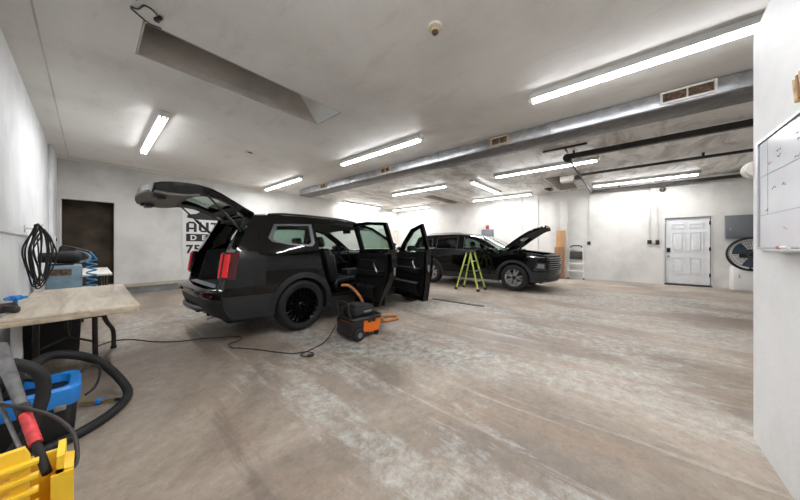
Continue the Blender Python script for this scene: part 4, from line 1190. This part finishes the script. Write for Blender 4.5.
# whiteboard and small things on the near partition
wbd = thing('whiteboard', 'white dry erase board with faint ruled lines on the near right wall', 'whiteboard', (1.90, YP, 1.23))
m = MB(); m.bx(-.74, .74, .001, .014, .01, .63); bd = m.build('board', M['board'], wbd)
m = MB(); m.prism([(-.76, 0), (.76, 0), (.76, .65), (-.76, .65)], 'y', .001, .022, [[(-.745, .014), (.745, .014), (.745, .636), (-.745, .636)]]); m.build('frame', M['alu'], wbd)
m = MB(); m.bx(-.5, .5, .001, .06, -.012, .004, .003); m.build('pen_tray', M['alu'], wbd)
m = MB()
for z in (.20, .43): m.bx(-.74, .74, .0138, .0146, z, z+.003)
m.bx(.62, .623, .0138, .0146, .2, .63); m.bx(.1, .103, .0138, .0146, .02, .63); m.bx(-.35, -.347, .0138, .0146, .02, .63)
m.build('ruled_lines', M['ink'], wbd)
for (x, z) in ((.5, .53), (.5, .50), (.3, .56), (.28, .53), (.56, .34), (.44, .34), (.3, .45), (.25, .45), (.43, .11), (.22, .27), (.66, .23), (.2, .52)):
    pts = []
    for k in range(7): pts.append((x-.006*k*1.3, .0142, z+random.uniform(-.008, .008)))
    m = MB(); m.tube(pts, .0016, 4, 3); m.build('faded_writing', M['ink'], wbd)
m = MB(); m.tube([(.63-.012*k, .0142, .5+random.uniform(-.02, .02)) for k in range(6)], .0018, 4, 3); m.build('faded_writing', M['inkred'], wbd)
mk = thing('marker_pen', 'red capped marker lying in the whiteboard tray', 'marker', (2.22, YP+.04, 1.243))
m = MB(); m.cyl((-.05, 0, 0), (.03, 0, 0), .008, 10); m.build('barrel', M['offwhite'], mk); m = MB(); m.cyl((.03, 0, 0), (.065, 0, 0), .009, 10); m.build('cap', M['redalarm'], mk)
sn = thing('motion_sensor', 'round white ribbed sensor on the edge of the near partition', 'sensor', (2.81, YP-.02, 1.755))
m = MB(); m.lathe([(0, 0), (.05, 0), (.052, .02), (.04, .03), (.04, .045), (.058, .05), (.06, .07), (.045, .08), (.045, .09), (.05, .095), (.048, .115), (.03, .13), (0, .135)], (0, 0, 0), 'x', 26)
m.build('body', M['offwhite'], sn); m = MB(); m.lathe([(.02, .128), (.018, .145), (0, .15)], (0, 0, 0), 'x', 14); m.build('lens', M['beige'], sn)
br = thing('torn_board_scrap', 'torn scrap of brown board fixed to the wall above the whiteboard', 'scrap', (2.14, YP, 1.93))
m = MB(); m.prism([(-.15, -.02), (.02, 0), (.045, .02), (.06, .05), (.045, .10), (.01, .13), (-.06, .15), (-.15, .16)], 'y', .001, .014); m.build('backing', M['brownpaper'], br)
for k in range(3):
    m = MB(); m.box((.02-.03*k, .022, .05+.008*k), (.014, .016, .12), (0, R(12), 0), .004); m.build('strip', M['plankdark'] if k % 2 else M['brownpaper'], br)
wr = thing('wall_cable', 'thin white cable running down the end of the near partition', 'cable', (2.816, YP-.07, 0))
m = MB(); m.tube([(0, 0, 1.84), (.004, .01, 2.1), (.002, -.01, 2.4), (.004, 0, 2.54)], .006, 6); m.build('cable', M['offwhite'], wr)

# ------------------------------------------------------------------ left side: tables and tools
tb = thing('folding_table', 'worn beige folding table in the left foreground with dark bent legs', 'table', (0, 0, 0))
m = MB(); m.box((-.06, 4.14, .735), (.69, 1.82, .03), bevel=.012); top = m.build('table_top', M['tabletop'], tb)
m = MB()
m.bx(-.40, .28, 3.225, 3.262, .685, .722, .006); m.bx(-.40, .28, 5.02, 5.05, .685, .722, .006); m.bx(.25, .284, 3.24, 5.04, .685, .722, .006); m.bx(-.404, -.37, 3.24, 5.04, .685, .722, .006)
m.build('edge_rail', M['tableedge'], top)
def leg(pts, r=.021, mt='darkmetal'):
    m = MB(); m.tube(pts, r, 10, 5); l = m.build('leg', M[mt], tb)
    m = MB(); q = pts[-1]; m.cyl((q[0], q[1], 0), (q[0], q[1], .03), r+.006, 12); m.build('foot_cap', M['rubber'], l)
leg([(.035, 4.22, .72), (.035, 4.23, .4), (.04, 4.25, .012)])
leg([(-.33, 4.22, .72), (-.33, 4.23, .4), (-.33, 4.25, .012)])
leg([(.05, 4.30, .70), (.12, 4.55, .40), (.185, 4.76, .22), (.19, 4.78, .012)])
leg([(-.33, 4.30, .70), (-.35, 4.55, .40), (-.38, 4.76, .22), (-.38, 4.78, .012)])
leg([(-.355, 3.46, .70), (-.355, 3.46, .012)], .026, 'conduit')
m = MB(); m.tube([(.03, 4.24, .25), (-.14, 4.26, .34), (-.33, 4.24, .25)], .011, 8, 0); m.tube([(-.14, 4.26, .34), (-.15, 4.1, .55), (-.12, 3.95, .69)], .011, 8, 2); m.tube([(-.14, 4.26, .34), (-.13, 4.40, .55), (-.16, 4.5, .69)], .011, 8, 2)
m.tube([(.1, 4.5, .46), (-.14, 4.5, .47), (-.34, 4.5, .46)], .011, 8, 0); m.build('leg_brace', M['darkmetal'], tb)

sh = thing('folding_table', 'second pale folding table farther back, before the dark doorway', 'table', (0, 8.2, 0))
m = MB(); m.box((-.08, 0, .735), (.70, 2.1, .04), bevel=.012); m.build('table_top', M['offwhite'], sh)
for (x, y) in ((.2, -.8), (-.36, -.8), (.2, .8), (-.36, .8), (.13, -.72), (.13, .72)):
    m = MB(); m.cyl((x, y, .72), (x, y, 0), .016, 10); m.build('leg', M['darkmetal'], sh)

tub = thing('storage_tub', 'black plastic tub on the floor under the near table', 'tub', (-.27, 5.12, 0))
m = MB(); m.grid([[(x*(.9+.1*z/.6)*1, y*(.9+.1*z/.6), z) for (x, y) in ((-.21, -.22), (.21, -.22), (.21, .22), (-.21, .22), (-.21, -.22))] for z in (0, .56)]); m.bx(-.19, .19, -.2, .2, 0, .01)
m.build('body', M['black'], tub)
m = MB(); m.prism(rect(-.235, .235, -.245, .245), 'z', .54, .575, [rect(-.2, .2, -.21, .21)]); m.build('rim', M['matteblack'], tub)

# blue machine behind the near table
bm_ = thing('cleaning_machine', 'dusty blue boxy machine with black motor on top, behind the near table', 'machine', (-.265, 6.86, 0))
m = MB(); m.bx(-.175, .18, -.2, .2, .10, .95, .03, 3); m.build('body', M['bluemachine'], bm_)
m = MB(); m.bx(-.13, .08, -.206, -.199, .79, .89); m.build('label', M['label'], bm_)
m = MB(); m.bx(.176, .186, -.15, .15, .45, .9, .01); m.build('side_panel', M['grey_panel'], bm_)
for s in (-1, 1):
    m = MB(); m.lathe([(0, -.03), (.1, -.03), (.1, .03), (0, .03)], (s*.17, -.05, .1), 'x', 20); m.build('wheel', M['rubber'], bm_)
m = MB(); m.bx(-.18, .18, -.2, .2, .03, .10, .01); m.build('chassis', M['darkmetal'], bm_)
m = MB(); m.lathe([(0, -.2), (.075, -.19), (.08, -.1), (.085, 0), (.09, .03), (.105, .08), (.105, .15), (.085, .2), (.045, .23), (0, .235)], (-.05, -.10, 1.07), 'x', 24); m.build('motor', M['matteblack'], bm_)
m = MB(); m.bx(-.15, .1, -.18, -.02, .945, .975); m.build('motor_cradle', M['darkmetal'], bm_)
m = MB(); m.tube([(-.06, .08, .96), (-.05, .06, 1.16), (.0, 0, 1.25), (.22, -.05, 1.17), (.26, -.06, 1.15)], .014, 8, 5); m.tube([(-.05, .12, .96), (-.03, .12, 1.20), (.12, .06, 1.21), (.24, .02, 1.16)], .01, 8, 5); m.build('wand_bracket', M['darkmetal'], bm_)
m = MB(); m.tube([(.12, -.02, 1.18), (.20, -.04, 1.15), (.265, -.05, 1.08), (.25, -.05, 1.02), (.16, -.06, .985)], .018, 10, 5); m.build('bent_tube', M['bluemachine'], bm_)
hs = thing('coil_hose', 'bright blue coiled hose hanging beside the dusty blue machine', 'hose', (.0, 6.7, 0))
pts = []
for k in range(64):
    a = k*.62; z = 1.03-.0085*k+(0 if k < 60 else 0); pts.append((.02+.055*math.cos(a), .05*math.sin(a), z))
pts = [(.0, .0, 1.16)]+pts+[(.04, -.1, .46), (.06, -.3, .44), (.05, -.42, .5)]
m = MB(); m.tube(pts, .011, 8, 2); m.build('hose', M['bluehose'], hs)

# extension cords hanging on the left wall
hk = thing('wall_hook', 'pale metal hook on the left wall holding the black cords', 'hook', (X0+.001, 6.15, 1.47))
m = MB(); m.bx(.0, .012, -.05, .12, -.03, .06, .003); m.tube([(.01, .03, .03), (.10, .03, .02), (.14, .03, .05), (.14, .03, .08)], .01, 8); m.tube([(.01, -.02, .02), (.08, -.02, .01), (.11, -.02, .06)], .008, 8); m.build('hook', M['offwhite'], hk)
def hanging(k, y, w, dep, z0, lab):
    t = thing('hanging_cord', lab, 'cord', (X0+.13, y, z0), 0, 'black cords hanging on the left wall')
    m = MB()
    for q in range(3):
        l = dep*random.uniform(.82, 1.); ww = w*random.uniform(.6, 1.3); b = random.uniform(.35, .75); j = lambda s=.02: random.uniform(-s, s)
        def P(f, z): return (max(-.10, f*ww*b+j()), f*ww+j(), z)
        m.tube([(0, 0, 0), P(-.6, -.12), P(-1, -l*.42), P(-.55, -l*.75), P(-.1, -l), P(.45, -l*.9), P(1, -l*.5), P(.75, -.14), (.01, .01, .006)], .008, 7, 6)
    m.build('coil', M['rubber'], t)
    m = MB(); m.box((.0, 0, -.02), (.04, .05, .03), bevel=.008); m.build('cord_tie', M['black'], t)
hanging(0, 5.70, .13, .80, 1.53, 'leftmost black cord coil hanging on the left wall')
hanging(1, 6.05, .15, .84, 1.50, 'middle black cord coil hanging from the left wall hook')
hanging(2, 6.40, .13, .74, 1.49, 'right black cord coil hanging near the dusty blue machine')
ob = thing('wall_outlet', 'small dark outlet on the left wall near the back corner', 'outlet', (X0+.055, 9.6, 1.4))
m = MB(); m.bx(0, .03, -.05, .05, -.08, .08, .008); m.build('box', M['offwhite'], ob); m = MB(); m.bx(.03, .045, -.025, .025, -.05, .03, .006); m.build('plug', M['black'], ob)

# spray gun with blue knob hooked over the table corner
gn = thing('spray_gun', 'dark spray gun with a blue star knob on the near table corner', 'spray gun', (-.43, 3.50, .752))
m = MB(); m.box((.0, .02, .035), (.15, .07, .07), (0, 0, R(20)), .02, 3); m.box((.05, -.02, .028), (.09, .045, .05), (0, R(8), R(-35)), .018, 3); m.build('body', M['darkmetal'], gn)
m = MB()
for k in range(5):
    a = 2*PI*k/5; m.box((.06+.032*math.cos(a), .06+.032*math.sin(a), .10), (.05, .024, .022), (0, 0, a), .009)
m.cyl((.06, .06, .085), (.06, .06, .118), .03, 16); m.cyl((.06, .06, .05), (.06, .06, .09), .012); m.build('knob', M['blue'], gn)
m = MB(); m.tube([(-.06, 0, .04), (-.08, -.25, .045), (-.07, -.36, 0), (-.05, -.38, -.12), (-.08, -.40, -.30), (-.06, -.40, -.50), (-.08, -.42, -.62)], .014, 8); m.build('hose', M['rubber'], gn)

st_ = thing('steel_strip', 'thin dark steel strip lying flat on the floor past the open front door', 'strip', (5.27, 2.86, 0))
m = MB(); m.bx(-.05, .05, -.62, .62, 0, .012, .003); m.build('bar', M['darkmetal'], st_)
# carpet extractor
ex = thing('carpet_extractor', 'black and bright blue carpet extractor on the floor at left, with thick hoses', 'extractor', (-.30, 2.86, 0))
def ring4(hx, hy, z, r=.05, ox=0., oy=0.):
    out = []
    for (sx, sy, a0) in ((1, 1, 0), (-1, 1, 90), (-1, -1, 180), (1, -1, 270)):
        for k in range(4):
            a = R(a0+30*k); out.append((ox+sx*(hx-r)+r*math.cos(a), oy+sy*(hy-r)+r*math.sin(a), z))
    return out+[out[0]]
m = MB(); m.grid([ring4(.20, .12, .03), ring4(.235, .155, .05), ring4(.25, .165, .26)]); m.bx(-.2, .2, -.12, .12, .028, .05); m.build('base_tank', M['black'], ex)
m = MB(); m.grid([ring4(.252, .167, .24), ring4(.262, .177, .27), ring4(.262, .177, .345), ring4(.25, .165, .36), ring4(.215, .135, .355), ring4(.205, .125, .29)]); m.build('blue_collar', M['blue'], ex)
m = MB(); m.grid([ring4(.203, .123, .30, .04), ring4(.20, .12, .31, .04)]); m.bx(-.2, .2, -.12, .12, .29, .305); m.build('water_well', M['black'], ex)
m = MB(); m.box((-.12, .0, .40), (.30, .22, .20), (0, R(8), 0), .05, 3); m.box((-.17, 0, .50), (.22, .19, .08), (0, R(10), 0), .03, 3); m.build('motor_head', M['matteblack'], ex)
m = MB()
for r_ in (.03, .05, .07): m.tube([(-.06+r_*math.cos(2*PI*k/18), -.135+.0, .43+r_*math.sin(2*PI*k/18)) for k in range(18)], .005, 6, 1, closed=True)
m.build('vent_ring', M['black'], ex)
m = MB(); m.tube([(.03, .05, .42), (.09, -.02, .41), (.12, -.10, .375)], .028, 10, 4); m.cyl((.02, .06, .43), (-.03, .1, .44), .035, 14); m.build('elbow', M['greymetal'], ex)
m = MB(); m.box((.18, -.175, .24), (.05, .02, .035), bevel=.006); m.cyl((.18, -.19, .24), (.18, -.18, .24), .012, 10); m.build('drain_valve', M['satin'], ex)
for (x, y) in ((-.2, -.1), (.2, -.1), (-.2, .1), (.2, .1)):
    m = MB(); m.lathe([(0, -.015), (.028, -.012), (.03, 0), (.028, .012), (0, .015)], (x, y, .03), 'x', 16); m.build('caster', M['rubber'], ex)
def relpts(P, o): return [(p[0]-o[0], p[1]-o[1], p[2]) for p in P]
HOSE_B = relpts([(-.27, 2.98, .44), (-.19, 3.15, .46), (-.08, 3.20, .42), (.04, 3.26, .32), (.15, 3.25, .16), (.205, 3.12, .045), (.14, 2.92, .032), (.02, 2.76, .032), (-.13, 2.66, .032), (-.30, 2.60, .032), (-.50, 2.56, .032)], (-.30, 2.86))
m = MB(); m.tube(HOSE_B, .03, 12, 14, ribs=.03); m.build('floor_hose', M['rubber'], ex)
HOSE_A = relpts([(-.42, 2.80, .50), (-.50, 2.62, .575), (-.46, 2.46, .64), (-.38, 2.38, .665), (-.26, 2.37, .655), (-.175, 2.36, .58), (-.16, 2.35, .47), (-.19, 2.33, .34), (-.26, 2.33, .20), (-.36, 2.38, .09), (-.44, 2.52, .05), (-.44, 2.68, .10), (-.42, 2.76, .15)], (-.30, 2.86))
m = MB(); m.tube(HOSE_A, .027, 12, 14, ribs=.03); m.build('suction_hose', M['rubber'], ex)
m = MB(); m.tube(relpts([(-.06, 2.95, .33), (.0, 2.98, .38), (.05, 3.0, .33), (.03, 2.98, .22), (-.02, 2.93, .19)], (-.30, 2.86)), .008, 7); m.build('power_cord', M['cord'], ex)

# little brass lance on the floor
ln = thing('spray_lance', 'short brass lance with a blue collar lying by the extractor', 'lance', (.12, 3.0, .05))
ln.location = (.03, 3.17, .027); ln.rotation_euler = (0, R(1), R(-33))
m = MB(); m.cyl((-.10, 0, 0), (.12, 0, 0), .008, 10); m.build('tube', M['brass'], ln)
m = MB(); m.lathe([(0, -.016), (.022, -.014), (.026, 0), (.022, .014), (0, .016)], (.02, 0, 0), 'x', 14); m.build('collar', M['blue'], ln)
m = MB(); m.cyl((.12, 0, 0), (.21, 0, 0), .011, 10); m.build('tip', M['black'], ln)

# mop bucket with side-press wringer
mb_ = thing('mop_bucket', 'yellow plastic mop bucket with slatted wringer at the bottom left corner', 'bucket', (-.27, 1.55, 0))
def rr_(hx, hy, z, r=.05): return ring4(hx, hy, z, r)
m = MB(); m.grid([rr_(.14, .13, .08), rr_(.17, .15, .12), rr_(.205, .172, .38), rr_(.212, .178, .41), rr_(.195, .16, .41), rr_(.19, .155, .38), rr_(.155, .13, .12)]); m.bx(-.13, .13, -.12, .12, .08, .10)
m.build('bucket', M['yellow'], mb_)
for (x, y) in ((-.12, -.11), (.12, -.11), (-.12, .11), (.12, .11)):
    m = MB(); m.lathe([(0, -.014), (.036, -.012), (.038, 0), (.036, .012), (0, .014)], (x, y, .038), 'x', 18); m.bx(x-.02, x+.02, y-.01, y+.01, .04, .09); m.build('caster', M['rubber'], mb_)
# wringer: slatted press plate with projecting slat ends, then cheeks and back
m = MB()
def fr(x, z, y=-.17): return (x, y+.06*(z-.3), z)
hs_ = [[(x0, .30+k*.042), (x1, .30+k*.042), (x1, .324+k*.042), (x0, .324+k*.042)] for k in range(7) for (x0, x1) in ((-.18, -.045), (-.02, .115))]
m.panel([(-.205, .27), (.15, .27), (.15, .60), (.14, .63), (-.205, .63)], hs_, lambda x, z: fr(x, z), lambda x, z: fr(x, z, -.152), .2)
for k in range(8): m.box((-.02, -.176+.06*(k*.042-.01), .29+k*.042), (.375, .022, .015), (0, 0, 0), .003)
m.build('slatted_plate', M['yellow'], mb_)
m = MB()
m.panel([(-.165, .27), (.06, .27), (.06, .47), (.02, .50), (.01, .53), (-.04, .56), (-.075, .585), (-.165, .575)], [], lambda y, z: (.212+.03*(z-.4), y, z), lambda y, z: (.196+.03*(z-.4), y, z), .2)
m.panel([(-.20, .28), (.20, .28), (.21, .49), (-.20, .515)], [], lambda x, z: (x, .065+.05*(z-.3), z), lambda x, z: (x, .05+.05*(z-.3), z), .2)
m.panel([(-.165, .27), (.06, .27), (.06, .50), (-.165, .60)], [], lambda y, z: (-.215, y, z), lambda y, z: (-.2, y, z), .2)
m.grid([[(.20, -.165, .535), (.20, -.05, .53), (.20, .05, .46)], [(.235, -.165, .525), (.235, -.05, .52), (.235, .05, .45)]], (0, 0, -.02))
m.bx(.19, .236, -.172, -.158, .27, .52)
m.build('wringer_housing', M['yellow'], mb_)

# vacuum wand leaning into the bucket
wd = thing('vacuum_wand', 'scuffed grey wand with a worn red grip leaning into the yellow bucket', 'wand', (-.124, 1.60, .545))
a = Vector((-.13, .46, .27)); b = Vector((0, 0, 0)); c = a.lerp(b, .66)
m = MB(); m.cyl(a, c, .024, 16, .016); m.build('tube', M['greymetal'], wd)
m = MB(); m.cyl(c, a.lerp(b, .74), .02, 16); m.build('collar', M['black'], wd)
m = MB(); m.cyl(a.lerp(b, .74), b, .0165, 16); m.build('grip', M['red'], wd)
m = MB(); m.cyl(b, b+(b-a).normalized()*.13, .012, 12); m.build('tip', M['matteblack'], wd)
m = MB(); m.tube([a.lerp(b, .3)+Vector((-.03, 0, -.02)), a.lerp(b, .6)+Vector((-.035, 0, -.02)), b+Vector((-.03, .0, -.01))], .006, 7); m.build('lever', M['greymetal'], wd)
cb = thing('power_cord', 'thin black cord draped over the red grip and the yellow bucket', 'cord', (0, 0, 0))
m = MB(); m.tube([(-.47, 2.62, .008), (-.53, 2.4, .03), (-.54, 2.2, .35), (-.48, 2.02, .62), (-.33, 1.93, .67), (-.235, 1.80, .66), (-.165, 1.72, .645), (-.09, 1.66, .60), (-.04, 1.58, .545), (-.03, 1.50, .48), (-.05, 1.45, .475)], .0065, 8); m.build('cord', M['cord'], cb)

# ------------------------------------------------------------------ shop vacuum in the middle
sv = thing('shop_vacuum', 'orange and black shop vacuum with a tan hose beside the open SUV', 'vacuum', (2.475, 2.85, 0), R(-6)); sv.scale = (1.18, 1.18, 1.18)
m = MB(); m.grid([ring4(.19, .14, .06, .04), ring4(.20, .15, .10, .04), ring4(.205, .155, .22, .04)]); m.bx(-.18, .18, -.13, .13, .055, .07)
m.build('tank', M['orange'], sv)
m = MB(); m.grid([ring4(.09, .158, .05, .03, -.14), ring4(.095, .163, .21, .03, -.14)]); m.bx(-.2, .02, -.15, .15, .05, .07); m.build('rear_bumper', M['black'], sv)
m = MB(); m.grid([ring4(.215, .165, .21, .05), ring4(.22, .17, .235, .05), ring4(.21, .16, .25, .05)]); m.bx(-.2, .2, -.15, .15, .235, .25); m.build('lid', M['black'], sv)
m = MB(); m.box((-.02, 0, .30), (.30, .24, .13), bevel=.045, seg=3); m.box((-.06, 0, .36), (.16, .20, .05), bevel=.02, seg=3)
for k in range(5): m.box((.04+.02*k, 0, .335), (.008, .2, .06), bevel=.003)
m.build('motor_head', M['matteblack'], sv)
m = MB(); m.box((.02, -.105, .30), (.12, .05, .03), bevel=.01); m.build('switch_panel', M['grey_panel'], sv)
for s in (-1, 1):
    m = MB(); m.lathe([(0, -.02), (.06, -.02), (.07, -.012), (.07, .012), (.06, .02), (0, .02)], (-.14, s*.175, .072), 'y', 22); w_ = m.build('wheel', M['rubber'], sv)
    m = MB(); m.lathe([(0, -.006), (.03, -.006), (.03, .006), (0, .006)], (-.14, s*.197, .072), 'y', 18); m.build('hub_cap', M['grey_panel'], w_)
    m = MB(); m.lathe([(0, -.014), (.028, -.012), (.03, 0), (.028, .012), (0, .014)], (.15, s*.12, .031), 'y', 14); m.bx(.135, .165, s*.12-.01, s*.12+.01, .035, .07); m.build('caster', M['black'], sv)
m = MB(); m.tube([(-.20, -.11, .24), (-.24, -.11, .36), (-.23, -.10, .41), (-.23, .10, .41), (-.24, .11, .36), (-.20, .11, .24)], .016, 8, 5); m.build('handle', M['black'], sv)
for s in (-1, 1):
    m = MB(); m.box((.03*s+.05, -.162, .215), (.045, .016, .07), bevel=.006); m.build('latch', M['black'], sv)
m = MB(); m.cyl((.20, .0, .17), (.29, .02, .15), .036, 14); m.build('hose_port', M['black'], sv)
ca_, sa_ = math.cos(R(-6)), math.sin(R(-6))
def to_l(p): dx, dy = (p[0]-2.475)/1.18, (p[1]-2.85)/1.18; return (dx*ca_+dy*sa_, -dx*sa_+dy*ca_, p[2]/1.18)
hp = [(.27, .015, .155), (.36, .03, .11)]+[to_l(p) for p in [(2.83, 3.12, .05), (3.05, 3.06, .026), (3.28, 2.95, .026), (3.42, 2.98, .026), (3.46, 3.10, .026), (3.36, 3.20, .026), (3.16, 3.20, .03), (2.98, 3.22, .08), (2.93, 3.24, .20), (2.90, 3.30, .36), (2.86, 3.40, .50), (2.79, 3.50, .59), (2.70, 3.58, .60)]]
m = MB(); m.tube(hp, .021, 12, 12, ribs=.04); m.build('hose', M['tan'], sv)
m = MB(); q = to_l((2.86, 3.14, .05)); m.cyl((.29, .02, .15), (.37, .035, .105), .032, 12); m.build('hose_cuff', M['brass'], sv)

ec = thing('extension_cord', 'dark extension cord snaking over the floor to the shop vacuum', 'cord', (0, 0, 0))
pts = [(.02, 4.95, .007), (.18, 5.1, .007), (.35, 5.02, .007), (.55, 4.66, .007), (.78, 4.42, .007), (.98, 4.34, .007), (1.14, 4.20, .007), (1.26, 4.12, .007), (1.34, 4.0, .008), (1.27, 3.86, .012), (1.14, 3.80, .02), (1.12, 3.66, .014), (1.2, 3.56, .007), (1.31, 3.36, .007), (1.42, 3.12, .007), (1.53, 2.93, .007), (1.66, 2.86, .007), (1.68, 2.74, .007), (1.58, 2.72, .016), (1.56, 2.82, .012), (1.72, 2.88, .007), (1.92, 2.94, .007), (2.06, 2.98, .06), (2.15, 2.96, .2)]
m = MB(); m.tube(pts, .0065, 7, 8); m.build('cord', M['cord'], ec)
m = MB(); m.box((1.62, 2.715, .016), (.07, .035, .028), (0, 0, R(-20)), .008); m.build('plug', M['black'], ec)
# ------------------------------------------------------------------ camera, world and view
W = bpy.data.worlds.new('world'); sc.world = W; W.use_nodes = True
W.node_tree.nodes['Background'].inputs['Color'].default_value = (.5, .52, .55, 1)
W.node_tree.nodes['Background'].inputs['Strength'].default_value = .0
cam = bpy.data.cameras.new('camera'); co = bpy.data.objects.new('camera', cam); COL.objects.link(co)
cam.sensor_width = 36.; cam.lens = 265/800*36; cam.clip_start = .02; cam.clip_end = 100
cam.shift_y = -(250-246)/800
co.location = (0, 0, 1.25); co.rotation_euler = (PI/2, 0, -R(49.5))
sc.camera = co
sc.view_settings.view_transform = 'Standard'; sc.view_settings.look = 'None'
sc.view_settings.gamma = 1; sc.view_settings.use_curve_mapping = False
sc.view_settings.exposure = .42
sc.cycles.max_bounces = 8; sc.cycles.diffuse_bounces = 5; sc.cycles.glossy_bounces = 4; sc.cycles.transparent_max_bounces = 16
sc.cycles.use_denoising = True
sc.cycles.sample_clamp_indirect = 8
